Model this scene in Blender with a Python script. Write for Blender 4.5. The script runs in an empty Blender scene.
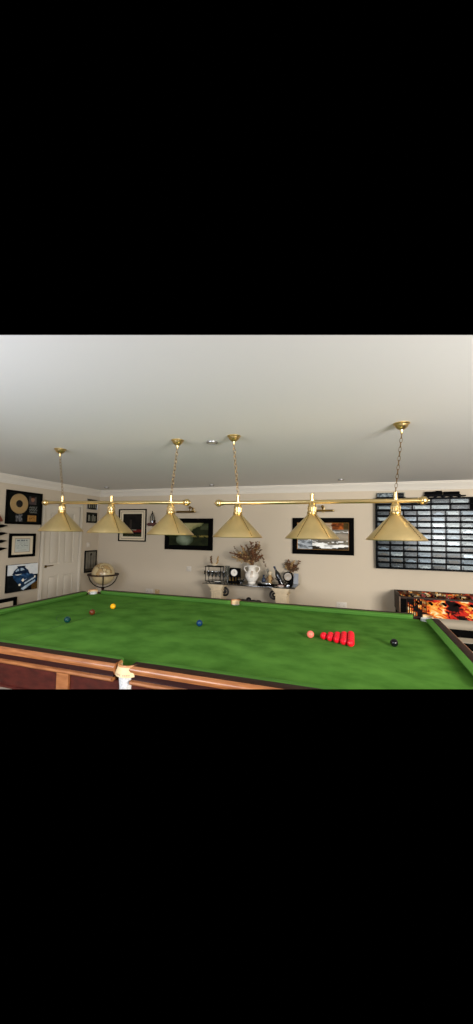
import bpy, bmesh, math, random
from mathutils import Vector, Matrix

S = bpy.context.scene
COL = S.collection
PI = math.pi
R = math.radians
random.seed(7)
BED = 0.84                      # height of the cloth above the floor

# ------------------------------------------------------------------ camera
CAM = Vector((1.1856, -2.6846, BED + 0.7646))
yaw, pitch, roll = -0.315745, 0.0586774, 0.0140323
fwd = Vector((math.sin(yaw) * math.cos(pitch), math.cos(yaw) * math.cos(pitch), math.sin(pitch)))
rt = Vector((math.cos(yaw), -math.sin(yaw), 0))
up = rt.cross(fwd)
right = rt * math.cos(roll) + up * math.sin(roll)
upv = -rt * math.sin(roll) + up * math.cos(roll)
cd = bpy.data.cameras.new('camera')
cam = bpy.data.objects.new('camera', cd)
COL.objects.link(cam)
m = Matrix((right, upv, -fwd)).transposed().to_4x4()
m.translation = CAM
cam.matrix_world = m
cd.sensor_fit = 'HORIZONTAL'
cd.sensor_width = 36.0
cd.lens = 36.0 * 353.49 / 473.0
cd.clip_start = 0.02
S.camera = cam

# ------------------------------------------------------------------ world, light, exposure
w = bpy.data.worlds.new('world')
S.world = w
w.use_nodes = True
w.node_tree.nodes['Background'].inputs[0].default_value = (0, 0, 0, 1)
w.node_tree.nodes['Background'].inputs[1].default_value = 0.0
vs = S.view_settings
S.display_settings.display_device = 'sRGB'
vs.view_transform = 'Standard'
vs.look = 'None'
vs.gamma = 1.0
vs.use_curve_mapping = False
vs.exposure = 0.06


def window_light(name, loc, aim, sx, sy, power, col):
    d = bpy.data.lights.new(name, 'AREA')
    d.shape = 'RECTANGLE'
    d.size, d.size_y = sx, sy
    d.energy = power
    d.color = col
    o = bpy.data.objects.new(name, d)
    COL.objects.link(o)
    o.location = loc
    o.rotation_euler = (Vector(aim)).to_track_quat('-Z', 'Y').to_euler()
    return o


# daylight through the two windows of the wall behind the camera
window_light('window_daylight', (3.6, -3.13, 1.72), (0, 1, 0), 1.6, 1.15, 345, (1.0, 0.965, 0.93))
window_light('window_daylight', (-0.95, -3.13, 1.72), (0, 1, 0), 1.9, 1.25, 86, (0.94, 0.98, 1.08))


# ------------------------------------------------------------------ materials
def lin(c):
    return tuple(((v / 12.92) if v <= 0.04045 else ((v + 0.055) / 1.055) ** 2.4) for v in (x / 255.0 for x in c[:3]))


def mat(name, rgb, rough=0.5, metal=0.0, noise=0.0, scale=8.0, stretch=(1, 1, 1), rgb2=None, bump=0.0, bscale=None,
        coat=0.0, spec=None, sheen=0.0):
    mt = bpy.data.materials.new(name)
    mt.use_nodes = True
    nt = mt.node_tree
    b = nt.nodes['Principled BSDF']
    c = lin(rgb)
    b.inputs['Base Color'].default_value = (*c, 1)
    b.inputs['Roughness'].default_value = rough
    b.inputs['Metallic'].default_value = metal
    if spec is not None:
        b.inputs['Specular IOR Level'].default_value = spec
    if coat:
        b.inputs['Coat Weight'].default_value = coat
        b.inputs['Coat Roughness'].default_value = 0.08
    if sheen:
        b.inputs['Sheen Weight'].default_value = sheen
        b.inputs['Sheen Roughness'].default_value = 0.6
    tc = nt.nodes.new('ShaderNodeTexCoord')
    mp = nt.nodes.new('ShaderNodeMapping')
    mp.inputs['Scale'].default_value = stretch
    nt.links.new(tc.outputs['Object'], mp.inputs['Vector'])
    if noise > 0:
        n = nt.nodes.new('ShaderNodeTexNoise')
        n.inputs['Scale'].default_value = scale
        n.inputs['Detail'].default_value = 6
        nt.links.new(mp.outputs[0], n.inputs['Vector'])
        r = nt.nodes.new('ShaderNodeValToRGB')
        c2 = lin(rgb2) if rgb2 else tuple(x * (1 - noise) for x in c)
        r.color_ramp.elements[0].position = 0.3
        r.color_ramp.elements[1].position = 0.7
        r.color_ramp.elements[0].color = (*c2, 1)
        r.color_ramp.elements[1].color = (*c, 1)
        nt.links.new(n.outputs[0], r.inputs[0])
        nt.links.new(r.outputs[0], b.inputs['Base Color'])
    if bump > 0:
        n = nt.nodes.new('ShaderNodeTexNoise')
        n.inputs['Scale'].default_value = bscale or scale
        n.inputs['Detail'].default_value = 3
        nt.links.new(mp.outputs[0], n.inputs['Vector'])
        bp = nt.nodes.new('ShaderNodeBump')
        bp.inputs['Strength'].default_value = bump
        bp.inputs['Distance'].default_value = 0.01
        nt.links.new(n.outputs[0], bp.inputs['Height'])
        nt.links.new(bp.outputs[0], b.inputs['Normal'])
    return mt


def glass_mat(name, tint, refl=0.12, rough=0.06):
    mt = bpy.data.materials.new(name)
    mt.use_nodes = True
    nt = mt.node_tree
    nt.nodes.remove(nt.nodes['Principled BSDF'])
    out = nt.nodes['Material Output']
    tr = nt.nodes.new('ShaderNodeBsdfTransparent')
    tr.inputs[0].default_value = (*lin(tint), 1)
    gl = nt.nodes.new('ShaderNodeBsdfGlossy')
    gl.inputs['Roughness'].default_value = rough
    lw = nt.nodes.new('ShaderNodeLayerWeight')
    lw.inputs[0].default_value = 0.35
    mr = nt.nodes.new('ShaderNodeMapRange')
    mr.inputs['To Min'].default_value = refl
    mr.inputs['To Max'].default_value = min(0.9, 0.15 + refl * 8)
    mx = nt.nodes.new('ShaderNodeMixShader')
    nt.links.new(lw.outputs['Facing'], mr.inputs['Value'])
    nt.links.new(mr.outputs[0], mx.inputs[0])
    nt.links.new(tr.outputs[0], mx.inputs[1])
    nt.links.new(gl.outputs[0], mx.inputs[2])
    nt.links.new(mx.outputs[0], out.inputs[0])
    return mt


def paint_mat(name, rough=0.35, coat=0.0):
    mt = bpy.data.materials.new(name)
    mt.use_nodes = True
    nt = mt.node_tree
    b = nt.nodes['Principled BSDF']
    a = nt.nodes.new('ShaderNodeAttribute')
    a.attribute_name = 'paint'
    nt.links.new(a.outputs['Color'], b.inputs['Base Color'])
    b.inputs['Roughness'].default_value = rough
    b.inputs['Coat Weight'].default_value = coat
    b.inputs['Specular IOR Level'].default_value = 0.04
    return mt


MT = dict(
    wall=mat('wall_paint', (190, 177, 156), 0.85, bump=0.03, bscale=60),
    ceiling=mat('ceiling_paint', (222, 222, 221), 0.9, bump=0.02, bscale=40),
    white=mat('white_gloss_paint', (204, 195, 178), 0.45),
    cornice=mat('cornice_plaster', (206, 200, 188), 0.8),
    carpet=mat('cream_carpet', (214, 206, 190), 0.95, noise=0.12, scale=60, bump=0.3, bscale=220),
    cloth=mat('green_baize', (92, 142, 58), 1.0, noise=0.2, scale=5.0, stretch=(1, 1.3, 1), rgb2=(68, 112, 42), spec=0.02),
    cushion=mat('cushion_baize', (88, 138, 60), 1.0, noise=0.15, scale=4, spec=0.02),
    clothline=mat('faded_line', (40, 78, 34), 0.95),
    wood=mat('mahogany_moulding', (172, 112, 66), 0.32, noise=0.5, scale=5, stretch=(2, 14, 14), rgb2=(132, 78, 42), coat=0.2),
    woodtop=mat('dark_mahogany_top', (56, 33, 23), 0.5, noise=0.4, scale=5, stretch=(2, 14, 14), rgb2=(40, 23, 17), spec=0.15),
    mahog=mat('red_mahogany_panel', (82, 32, 24), 0.35, noise=0.5, scale=4, stretch=(3, 3, 8), rgb2=(52, 19, 15), coat=0.1, spec=0.3),
    mahogdark=mat('dark_red_mahogany', (44, 14, 11), 0.4, noise=0.3, scale=5, stretch=(2, 10, 10), spec=0.3),
    leather=mat('cream_leather', (226, 200, 152), 0.55, noise=0.12, scale=20),
    tan=mat('tan_leather', (190, 132, 78), 0.5, noise=0.15, scale=20),
    stamp=mat('faded_stamping', (178, 128, 112), 0.6),
    brass=mat('polished_brass', (216, 190, 134), 0.30, 1.0, noise=0.10, scale=9),
    brassshade=mat('hammered_brass', (244, 217, 158), 0.36, 1.0, noise=0.10, scale=10, bump=0.08, bscale=38),
    brassdark=mat('aged_brass', (120, 92, 44), 0.35, 1.0),
    black=mat('black_lacquer', (7, 7, 7), 0.75, spec=0.02),
    blackmatte=mat('black_metal', (12, 12, 13), 0.7, spec=0.05),
    iron=mat('wrought_iron', (24, 23, 24), 0.45, 0.4),
    slate=mat('dark_blue_black', (13, 15, 18), 0.7, spec=0.05),
    cream=mat('cream_mat_board', (210, 196, 168), 0.8),
    stone=mat('cast_stone', (214, 196, 164), 0.8, noise=0.15, scale=18, bump=0.15, bscale=40),
    gold=mat('gold_record', (214, 188, 142), 0.33, 1.0),
    goldflat=mat('gold_plaque', (170, 124, 62), 0.4, 0.6),
    porcelain=mat('white_porcelain', (232, 226, 214), 0.25, noise=0.06, scale=10),
    grey=mat('pewter', (150, 150, 150), 0.35, 0.8),
    silver=mat('silver', (206, 208, 212), 0.22, 1.0),
    dried=mat('dried_flower_brown', (104, 74, 44), 0.9, noise=0.5, scale=40),
    dried2=mat('dried_flower_russet', (112, 72, 42), 0.9, noise=0.4, scale=40),
    dried3=mat('dried_straw', (176, 142, 92), 0.9, noise=0.3, scale=40),
    rustred=mat('russet_wood', (104, 44, 24), 0.5),
    plate=mat('white_plastic', (196, 188, 175), 0.4),
    tanplate=mat('beige_plastic', (176, 152, 108), 0.5),
    glass=glass_mat('clear_glass', (238, 242, 244), 0.10),
    glassgrey=glass_mat('grey_tinted_glass', (186, 190, 192), 0.12),
    glassdark=glass_mat('smoked_glass', (120, 128, 130), 0.14),
    acrylic=glass_mat('acrylic_cover', (236, 240, 242), 0.004, 0.2),
    net=mat('white_net', (226, 226, 222), 0.8, noise=0.35, scale=90, bump=0.4, bscale=160),
    paint=paint_mat('painted_canvas', 0.6),
    print=paint_mat('print_behind_glass', 0.7, 0.0),
    navy=mat('navy_glass', (34, 46, 66), 0.25),
    bluecard=mat('pale_blue_card', (146, 150, 156), 0.7, spec=0.2),
    bottle=mat('black_bottle_glass', (12, 14, 18), 0.12, coat=0.6),
)


def ball_mat(name, rgb):
    return mat(name, rgb, 0.12, spec=0.4)


# ------------------------------------------------------------------ mesh helpers
class MB:
    def __init__(s):
        s.bm = bmesh.new()
        s.mats = []
        s.cur = 0

    def use(s, mt):
        if mt not in s.mats:
            s.mats.append(mt)
        s.cur = s.mats.index(mt)
        return s

    def _f(s, vs_):
        try:
            f = s.bm.faces.new(vs_)
            f.material_index = s.cur
            return f
        except ValueError:
            return None

    def box(s, c, d, M=None, bevel=0.0):
        x, y, z = (v / 2 for v in d)
        pts = [Vector((sx * x, sy * y, sz * z)) for sz in (-1, 1) for sy in (-1, 1) for sx in (-1, 1)]
        b2 = bmesh.new()
        v = [b2.verts.new(p) for p in pts]
        for q in ((0, 2, 3, 1), (4, 5, 7, 6), (0, 1, 5, 4), (2, 6, 7, 3), (0, 4, 6, 2), (1, 3, 7, 5)):
            b2.faces.new([v[i] for i in q])
        if bevel:
            bmesh.ops.bevel(b2, geom=b2.edges[:], offset=bevel, segments=2, affect='EDGES', profile=0.5)
        T = Matrix.Translation(Vector(c)) @ (M.to_4x4() if M else Matrix())
        vm = {}
        for q in b2.verts:
            vm[q] = s.bm.verts.new(T @ q.co)
        for f in b2.faces:
            s._f([vm[q] for q in f.verts])
        b2.free()
        return s

    def rings(s, rings, cap0=True, cap1=True, close=False):
        rr = [[s.bm.verts.new(p) for p in r] for r in rings]
        n = len(rr[0])
        K = len(rr)
        for i in range(K if close else K - 1):
            a, b = rr[i], rr[(i + 1) % K]
            for j in range(n):
                s._f([a[j], a[(j + 1) % n], b[(j + 1) % n], b[j]])
        if not close:
            if cap0:
                s._f(rr[0][::-1])
            if cap1:
                s._f(rr[-1])
        return s

    def lathe(s, prof, c=(0, 0, 0), n=24, M=None, cap0=True, cap1=True):
        c = Vector(c)
        rg = []
        for r, z in prof:
            ring = []
            for i in range(n):
                a = 2 * PI * i / n
                p = Vector((max(r, 1e-4) * math.cos(a), max(r, 1e-4) * math.sin(a), z))
                ring.append(c + (M @ p if M else p))
            rg.append(ring)
        return s.rings(rg, cap0, cap1)

    def tube(s, pts, r, n=8, closed=False):
        pts = [Vector(p) for p in pts]
        K = len(pts)
        rs = r if isinstance(r, (list, tuple)) else [r] * K
        rg = []
        prev = None
        for i, p in enumerate(pts):
            if closed:
                t = pts[(i + 1) % K] - pts[i - 1]
            else:
                t = pts[min(i + 1, K - 1)] - pts[max(i - 1, 0)]
            t.normalize()
            if prev is None:
                a = Vector((0, 0, 1)) if abs(t.z) < 0.9 else Vector((1, 0, 0))
                x = t.cross(a).normalized()
            else:
                x = (prev - t * prev.dot(t)).normalized()
            prev = x
            y = t.cross(x)
            rg.append([p + (x * math.cos(2 * PI * j / n) + y * math.sin(2 * PI * j / n)) * rs[i] for j in range(n)])
        return s.rings(rg, close=closed)

    def sphere(s, c, r, sx=1, sy=1, sz=1, n=16, k=10):
        prof = [(r * math.sin(PI * i / k), -r * math.cos(PI * i / k)) for i in range(k + 1)]
        c = Vector(c)
        rg = []
        for q, z in prof:
            q = max(q, r * 0.01)
            rg.append([c + Vector((q * sx * math.cos(2 * PI * j / n), q * sy * math.sin(2 * PI * j / n), z * sz)) for j in range(n)])
        return s.rings(rg)

    def prism(s, poly, d, f):
        """poly: 2D points; f maps (a, b, t) to 3D; extruded t = 0..d"""
        return s.rings([[Vector(f(a, b, 0)) for a, b in poly], [Vector(f(a, b, d)) for a, b in poly]])

    def cut(s, co, no):
        g = s.bm.verts[:] + s.bm.edges[:] + s.bm.faces[:]
        if g:
            bmesh.ops.bisect_plane(s.bm, geom=g, plane_co=co, plane_no=no, clear_outer=True)
        return s

    def obj(s, name, mt=None, parent=None, smooth=True, loc=None):
        if mt and not s.mats:
            s.mats = [mt]
        bm = s.bm
        bmesh.ops.remove_doubles(bm, verts=bm.verts[:], dist=1e-6)
        if len(bm.faces) == 0:
            bm.free()
            return None
        bmesh.ops.recalc_face_normals(bm, faces=bm.faces[:])
        if smooth:
            for f in bm.faces:
                f.smooth = True
            for e in bm.edges:
                if len(e.link_faces) == 2 and e.calc_face_angle(0) > 0.6:
                    e.smooth = False
        me = bpy.data.meshes.new(name)
        bm.to_mesh(me)
        bm.free()
        for q in s.mats:
            me.materials.append(q)
        o = bpy.data.objects.new(name, me)
        COL.objects.link(o)
        if parent is not None:
            o.parent = parent
        if loc is not None:
            o.location = loc
        return o


def tag(o, label, cat, group=None):
    o['label'] = label
    o['category'] = cat
    if group:
        o['group'] = group
    return o


def thing(name, label, cat, loc, rz=0.0, group=None):
    o = bpy.data.objects.new(name, None)
    o.empty_display_size = 0.05
    COL.objects.link(o)
    o.location = loc
    o.rotation_euler = (0, 0, rz)
    return tag(o, label, cat, group)


def structure(o):
    o['kind'] = 'structure'
    return o


def canvas(name, x0, z0, x1, z1, y, nx, nz, fn, parent, mt):
    """a flat painted or printed sheet in local x/z, facing local -y"""
    me = bpy.data.meshes.new(name)
    V, F = [], []
    for j in range(nz + 1):
        for i in range(nx + 1):
            V.append((x0 + (x1 - x0) * i / nx, y, z0 + (z1 - z0) * j / nz))
    for j in range(nz):
        for i in range(nx):
            a = j * (nx + 1) + i
            F.append((a, a + 1, a + nx + 2, a + nx + 1))
    me.from_pydata(V, [], F)
    at = me.color_attributes.new('paint', 'FLOAT_COLOR', 'CORNER')
    k = 0
    for j in range(nz):
        for i in range(nx):
            c = lin(fn((i + 0.5) / nx, (j + 0.5) / nz))
            for _ in range(4):
                at.data[k].color = (*c, 1)
                k += 1
    me.materials.append(mt)
    o = bpy.data.objects.new(name, me)
    COL.objects.link(o)
    if parent is not None:
        o.parent = parent
    return o


def hash2(i, j, k=0):
    n = (i * 374761393 + j * 668265263 + k * 982451653) & 0xffffffff
    n = ((n ^ (n >> 13)) * 1274126177) & 0xffffffff
    return ((n ^ (n >> 16)) & 0xffff) / 65535.0


def vnoise(x, y, k=0):
    i, j = math.floor(x), math.floor(y)
    fx, fy = x - i, y - j
    fx, fy = fx * fx * (3 - 2 * fx), fy * fy * (3 - 2 * fy)
    a = hash2(i, j, k) * (1 - fx) + hash2(i + 1, j, k) * fx
    b = hash2(i, j + 1, k) * (1 - fx) + hash2(i + 1, j + 1, k) * fx
    return a * (1 - fy) + b * fy


def fbm(x, y, k=0):
    return 0.55 * vnoise(x, y, k) + 0.3 * vnoise(x * 2.1, y * 2.1, k + 1) + 0.15 * vnoise(x * 4.3, y * 4.3, k + 2)


def mixc(a, b, t):
    t = max(0.0, min(1.0, t))
    return tuple(p + (q - p) * t for p, q in zip(a, b))


# limits of what the photograph shows of the place (the model ends there)
def row_plane(y):
    """plane through the eye holding one image row; the normal points out of the picture"""
    t = (512.0 - y) / 353.49
    d = (fwd + upv * t).normalized()
    n = right.cross(d)
    return n


CEIL_NO = row_plane(335.0)
FLOOR_NO = -row_plane(689.2)
if CEIL_NO.z < 0:
    CEIL_NO = -CEIL_NO
if FLOOR_NO.z > 0:
    FLOOR_NO = -FLOOR_NO

# ------------------------------------------------------------------ room shell
UL, VB, UR, VF, H = -3.53, 3.08, 4.8, -3.16, BED + 1.55

b = MB().box(((UL + UR) / 2, (-1.5 + VB) / 2, -0.05), (UR - UL, VB + 1.5, 0.1)).cut(CAM, FLOOR_NO)
b.box(((UL + UR) / 2, (VF - 2.15) / 2, -0.05), (UR - UL, -2.15 - VF, 0.1))
structure(b.obj('floor', MT['carpet']))
b = MB().box(((UL + UR) / 2, (VF + VB) / 2, H + 0.05), (UR - UL, VB - VF, 0.1)).cut(CAM, CEIL_NO)
structure(b.obj('ceiling', MT['ceiling']))

b = MB().box(((UL + UR) / 2, VB + 0.06, H / 2), (UR - UL + 0.24, 0.12, H))
structure(b.obj('wall_back', MT['wall']))
D0, D1, DT = 1.775, 2.555, BED + 1.185
b = MB()
b.box((UL - 0.06, (VF + D0) / 2, H / 2), (0.12, D0 - VF, H))
b.box((UL - 0.06, (D1 + VB) / 2, H / 2), (0.12, VB - D1, H))
b.box((UL - 0.06, (D0 + D1) / 2, (DT + H) / 2), (0.12, D1 - D0, H - DT))
structure(b.obj('wall_left', MT['wall']))
b = MB().box((UR + 0.06, (VF + VB) / 2, H / 2), (0.12, VB - VF, H))
structure(b.obj('wall_right', MT['wall']))
b = MB()
for x0, x1 in ((UL, -1.9), (0.0, 2.65), (4.55, UR)):
    b.box(((x0 + x1) / 2, VF - 0.06, H / 2), (x1 - x0, 0.12, H))
for x0, x1 in ((-1.9, 0.0), (2.65, 4.55)):
    b.box(((x0 + x1) / 2, VF - 0.06, 0.545), (x1 - x0, 0.12, 1.09))
    b.box(((x0 + x1) / 2, VF - 0.06, (2.35 + H) / 2), (x1 - x0, 0.12, H - 2.35))
structure(b.obj('wall_front', MT['wall']))

# plaster cornice: profile (distance from wall, height below ceiling)
CP = [(0, -0.118), (0.010, -0.118), (0.012, -0.104), (0.022, -0.100), (0.026, -0.086), (0.040, -0.066), (0.058, -0.046),
      (0.066, -0.034), (0.074, -0.032), (0.076, -0.018), (0.088, -0.015), (0.090, 0), (0, 0)]
b = MB()
b.rings([[Vector((UL + d, v0 if e == 0 else VB - d, H + z)) for d, z in CP] for e, v0 in ((0, VF), (1, 0))])
structure(b.obj('trim_1', MT['cornice']))
b = MB()
b.rings([[Vector((UL + d if e == 0 else UR, VB - d, H + z)) for d, z in CP] for e in (0, 1)])
structure(b.obj('trim_2', MT['cornice']))

SK = [(0, 0), (0.018, 0), (0.018, 0.10), (0.010, 0.115), (0.006, 0.125), (0, 0.125)]
b = MB()
b.rings([[Vector((x, VB - d, z)) for d, z in SK] for x in (UL, UR)])
structure(b.obj('baseboard_back', MT['white']))
b = MB()
for v0, v1 in ((0.7, D0 - 0.07), (D1 + 0.07, VB - 0.018)):
    b.rings([[Vector((UL + d, v, z)) for d, z in SK] for v in (v0, v1)])
structure(b.obj('baseboard_left', MT['white']))

# door: four-panel leaf, lever handle, architrave
b = MB()
lw, lh, lt = D1 - D0 - 0.03, DT - 0.015, 0.036
dv = (D0 + D1) / 2
ux = UL - 0.02
stile, mull = 0.10, 0.085
zr = [(0.005, 0.20), (0.86, 1.03), (lh - 0.115, lh)]
for sgn in (-1, 1):
    b.box((ux, dv + sgn * (lw / 2 - stile / 2), lh / 2 + 0.003), (lt, stile, lh - 0.004))
for z0, z1 in zr:
    b.box((ux, dv, (z0 + z1) / 2), (lt, lw - 2 * stile, z1 - z0))
for z0, z1 in ((zr[0][1], zr[1][0]), (zr[1][1], zr[2][0])):
    b.box((ux, dv, (z0 + z1) / 2), (lt, mull, z1 - z0))
    for sgn in (-1, 1):
        a0, a1 = mull / 2, lw / 2 - stile
        cy, wy = dv + sgn * (a0 + a1) / 2, a1 - a0
        b.box((ux - 0.006, cy, (z0 + z1) / 2), (0.012, wy, z1 - z0))
        b.box((ux + 0.002, cy, (z0 + z1) / 2), (0.018, wy - 0.07, z1 - z0 - 0.07), bevel=0.007)
        for e in (-1, 1):
            b.box((ux + 0.008, cy + e * (wy / 2 - 0.008), (z0 + z1) / 2), (0.018, 0.016, z1 - z0), bevel=0.004)
            b.box((ux + 0.008, cy, (z0 + z1) / 2 + e * ((z1 - z0) / 2 - 0.008)), (0.018, wy - 0.03, 0.016), bevel=0.004)
door = structure(b.obj('door_1', MT['white']))
b = MB()
hz = BED + 0.185
b.box((ux + lt / 2 + 0.004, D0 + 0.065, hz - 0.01), (0.008, 0.042, 0.042), bevel=0.003)
b.tube([(ux + lt / 2, D0 + 0.065, hz), (ux + lt / 2 + 0.05, D0 + 0.065, hz), (ux + lt / 2 + 0.056, D0 + 0.085, hz),
        (ux + lt / 2 + 0.054, D0 + 0.17, hz + 0.004)], [0.009, 0.008, 0.0085, 0.007], 10)
b.obj('door_handle', MT['brassdark'], door)
b = MB()
AP = [(0, 0), (0, 0.014), (0.016, 0.024), (0.050, 0.020), (0.062, 0.012), (0.066, 0)]   # (away from opening, off the wall)
aw = 0.066
b.rings([[Vector((UL + h, D0 - d, z if e == 0 else DT + d)) for d, h in AP] for e, z in ((0, 0), (1, 0))])
b.rings([[Vector((UL + h, D1 + d, z if e == 0 else DT + d)) for d, h in AP] for e, z in ((0, 0), (1, 0))])
b.rings([[Vector((UL + h, D0 - d if e == 0 else D1 + d, DT + d)) for d, h in AP] for e in (0, 1)])
for y in (D0 + 0.006, D1 - 0.006):
    b.box((UL - 0.06, y, DT / 2), (0.118, 0.012, DT))
b.box((UL - 0.06, dv, DT - 0.006), (0.118, D1 - D0, 0.012))
structure(b.obj('trim_3', MT['white']))

# ------------------------------------------------------------------ snooker table
L, W = 1.7845, 0.889
table = thing('snooker_table', 'full-size snooker table with green cloth, brown wooden rails and mahogany sides', 'snooker table', (0, 0, 0))


def tz(z):
    return BED + z


def fin(mb, name, mt=None, parent=table, smooth=True):
    mb.cut(CAM, FLOOR_NO)
    return mb.obj(name, mt, parent, smooth)


CORNERS = [(sx * (L + 0.032), sy * (W + 0.032)) for sx in (-1, 1) for sy in (-1, 1)]
MIDC = W + 0.072

# slate and cloth, with notches at the pockets
pts = []
a, c = L + 0.053, W + 0.053
RC, RM = 0.056, 0.050


def corner_arc(sx, sy):
    cx, cy = sx * (L + 0.032), sy * (W + 0.032)
    out = []
    p0 = math.atan2(-sy, 0.0)
    h = math.sqrt(RC ** 2 - (a - (L + 0.032)) ** 2)
    a0 = math.atan2(-sy * h, sx * (a - L - 0.032))
    a1 = math.atan2(sy * (c - W - 0.032), -sx * h)
    mid = math.atan2(-sy, -sx)

    def unwrap(x):
        while x - mid > PI:
            x -= 2 * PI
        while x - mid < -PI:
            x += 2 * PI
        return x
    a0, a1 = unwrap(a0), unwrap(a1)
    for i in range(13):
        t = a0 + (a1 - a0) * i / 12
        out.append((cx + RC * math.cos(t), cy + RC * math.sin(t)))
    return out


def mid_arc(sy):
    h = math.sqrt(RM ** 2 - (c - MIDC) ** 2)
    out = []
    t0 = math.atan2(-(MIDC - c), h)
    for i in range(13):
        t = t0 + (-PI - 2 * t0) * i / 12
        out.append((RM * math.cos(t), MIDC + RM * math.sin(t)))
    return out if sy > 0 else [(-x, -y) for x, y in out]


poly = corner_arc(1, 1) + mid_arc(1) + corner_arc(-1, 1)[::-1] + corner_arc(-1, -1) + mid_arc(-1) + corner_arc(1, -1)[::-1]
b = MB().use(MT['cloth'])
b.rings([[Vector((x, y, tz(-0.045))) for x, y in poly], [Vector((x, y, tz(0))) for x, y in poly]])
bmesh.ops.triangulate(b.bm, faces=[f for f in b.bm.faces if len(f.verts) > 8])
b.use(MT['clothline'])
e = 0.0006
e = 0.0003
b.box((-1.0475, 0, tz(e)), (0.0035, 2 * W, 0.0004))
n = 40
for i in range(n):
    t0, t1 = PI / 2 + PI * i / n, PI / 2 + PI * (i + 1) / n
    q = [(-1.0475 + r * math.cos(t), r * math.sin(t)) for r, t in ((0.290, t0), (0.294, t0), (0.294, t1), (0.290, t1))]
    b._f([b.bm.verts.new((x, y, tz(e))) for x, y in q])
for sx_, sy_ in ((-1.0475, 0), (-1.0475, 0.292), (-1.0475, -0.292), (0, 0), (0.892, 0), (1.4605, 0)):
    b.lathe([(0.006, 0), (0.006, 0.0003)], (sx_, sy_, tz(0.0001)), 12)
fin(b, 'cloth_bed')

# cushions and rails.  f(s, o, z): s along the side, o outward from the nose line
SIDES = [('far', lambda s, o, z: (s, W + o, tz(z))), ('near', lambda s, o, z: (s, -W - o, tz(z))),
         ('top', lambda s, o, z: (L + o, s, tz(z))), ('baulk', lambda s, o, z: (-L - o, s, tz(z)))]
SPANS = [(0, -L + 0.070, -0.050), (0, 0.050, L - 0.070), (1, -L + 0.070, -0.050), (1, 0.050, L - 0.070),
         (2, -W + 0.070, W - 0.070), (3, -W + 0.070, W - 0.070)]
CUP = [(0.000, 0.034), (0.004, 0.029), (0.030, 0.002), (0.054, 0.002), (0.054, 0.0415), (0.046, 0.0415), (0.012, 0.0385), (0.003, 0.037)]
RAIL = [(0.0545, -0.02), (0.0545, 0.042), (0.060, 0.0435), (0.106, 0.0425), (0.113, 0.040), (0.121, 0.035), (0.127, 0.028), (0.129, 0.020),
        (0.127, 0.011), (0.120, 0.009), (0.112, -0.02)]
for k, s0, s1 in SPANS:
    f = SIDES[k][1]
    st = []
    Re = 0.055
    for t in (0.0, 0.002, 0.006, 0.013, 0.022, 0.034, 0.046, Re):
        st.append((s0 + t, t))
    for t in (Re, 0.046, 0.034, 0.022, 0.013, 0.006, 0.002, 0.0):
        st.append((s1 - t, t))
    rg = []
    for sp, t in st:
        q = 1 - t / Re
        no = 0.050 * (1 - math.sqrt(max(0, 1 - q * q)))
        rg.append([Vector(f(sp, o + no * (1 - o / 0.054), z)) for o, z in CUP])
    fin(MB().rings(rg), 'cushion', MT['cushion'])
    b = MB()
    e0 = 0.004 if k < 2 else 0
    r0, r1 = s0 - 0.002, s1 + 0.002
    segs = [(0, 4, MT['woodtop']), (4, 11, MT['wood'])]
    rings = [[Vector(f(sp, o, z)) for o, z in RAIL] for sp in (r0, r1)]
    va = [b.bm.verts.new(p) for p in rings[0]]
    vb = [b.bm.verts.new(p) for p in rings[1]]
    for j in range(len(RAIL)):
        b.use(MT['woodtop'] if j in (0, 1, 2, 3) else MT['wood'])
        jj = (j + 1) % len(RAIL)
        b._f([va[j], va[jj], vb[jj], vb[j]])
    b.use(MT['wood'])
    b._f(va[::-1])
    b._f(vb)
    fin(b, 'rail')

# frieze under each rail: dark recessed band with a pale bead below it
for k, s0, s1 in ((0, -L - 0.06, -0.058), (0, 0.058, L + 0.06), (1, -L - 0.06, -0.058), (1, 0.058, L + 0.06),
                  (2, -W - 0.06, W + 0.06), (3, -W - 0.06, W + 0.06)):
    f = SIDES[k][1]
    fin(MB().prism([(0.085, 0.012), (0.117, 0.012), (0.117, -0.034), (0.085, -0.034)], 1,
                   lambda o, z, t: f(s0 if t == 0 else s1, o, z)), 'frieze', MT['mahogdark'])
    fin(MB().prism([(0.085, -0.032), (0.130, -0.030), (0.138, -0.033), (0.140, -0.042), (0.137, -0.048), (0.128, -0.053), (0.085, -0.053)], 1,
                   lambda o, z, t: f(s0 if t == 0 else s1, o, z)), 'bead', MT['wood'])
# apron panels with pilasters
for k, ln in ((0, L), (1, L), (2, W), (3, W)):
    f = SIDES[k][1]
    ext = ln + (0.088 if k < 2 else 0.03)
    b = MB()
    b.prism([(0.084, -0.051), (0.108, -0.051), (0.108, -0.205), (0.084, -0.205)], 1, lambda o, z, t: f(-ext if t == 0 else ext, o, z))
    b.use(MT['mahogdark'])
    b.prism([(0.108, -0.186), (0.118, -0.188), (0.120, -0.200), (0.108, -0.205)], 1, lambda o, z, t: f(-ext if t == 0 else ext, o, z))
    b.mats[0:0] = []
    b2 = b
    b2.mats = [MT['mahogdark']] if not b2.mats else b2.mats
    for fc in b2.bm.faces:
        pass
    b.mats = [MT['mahog']]
    fin(b, 'apron', MT['mahog'])
    for s in ((-1.62, -0.40, 0.40, 1.62) if k < 2 else (-0.72, 0.72)):
        bb = MB()
        o0, o1 = 0.104, 0.122
        bb.prism([(o0, -0.052), (o1, -0.052), (o1, -0.205), (o0, -0.205)], 1, lambda o, z, t: f(s - 0.042 if t == 0 else s + 0.042, o, z))
        fin(bb, 'pilaster', MT['wood'])
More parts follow.
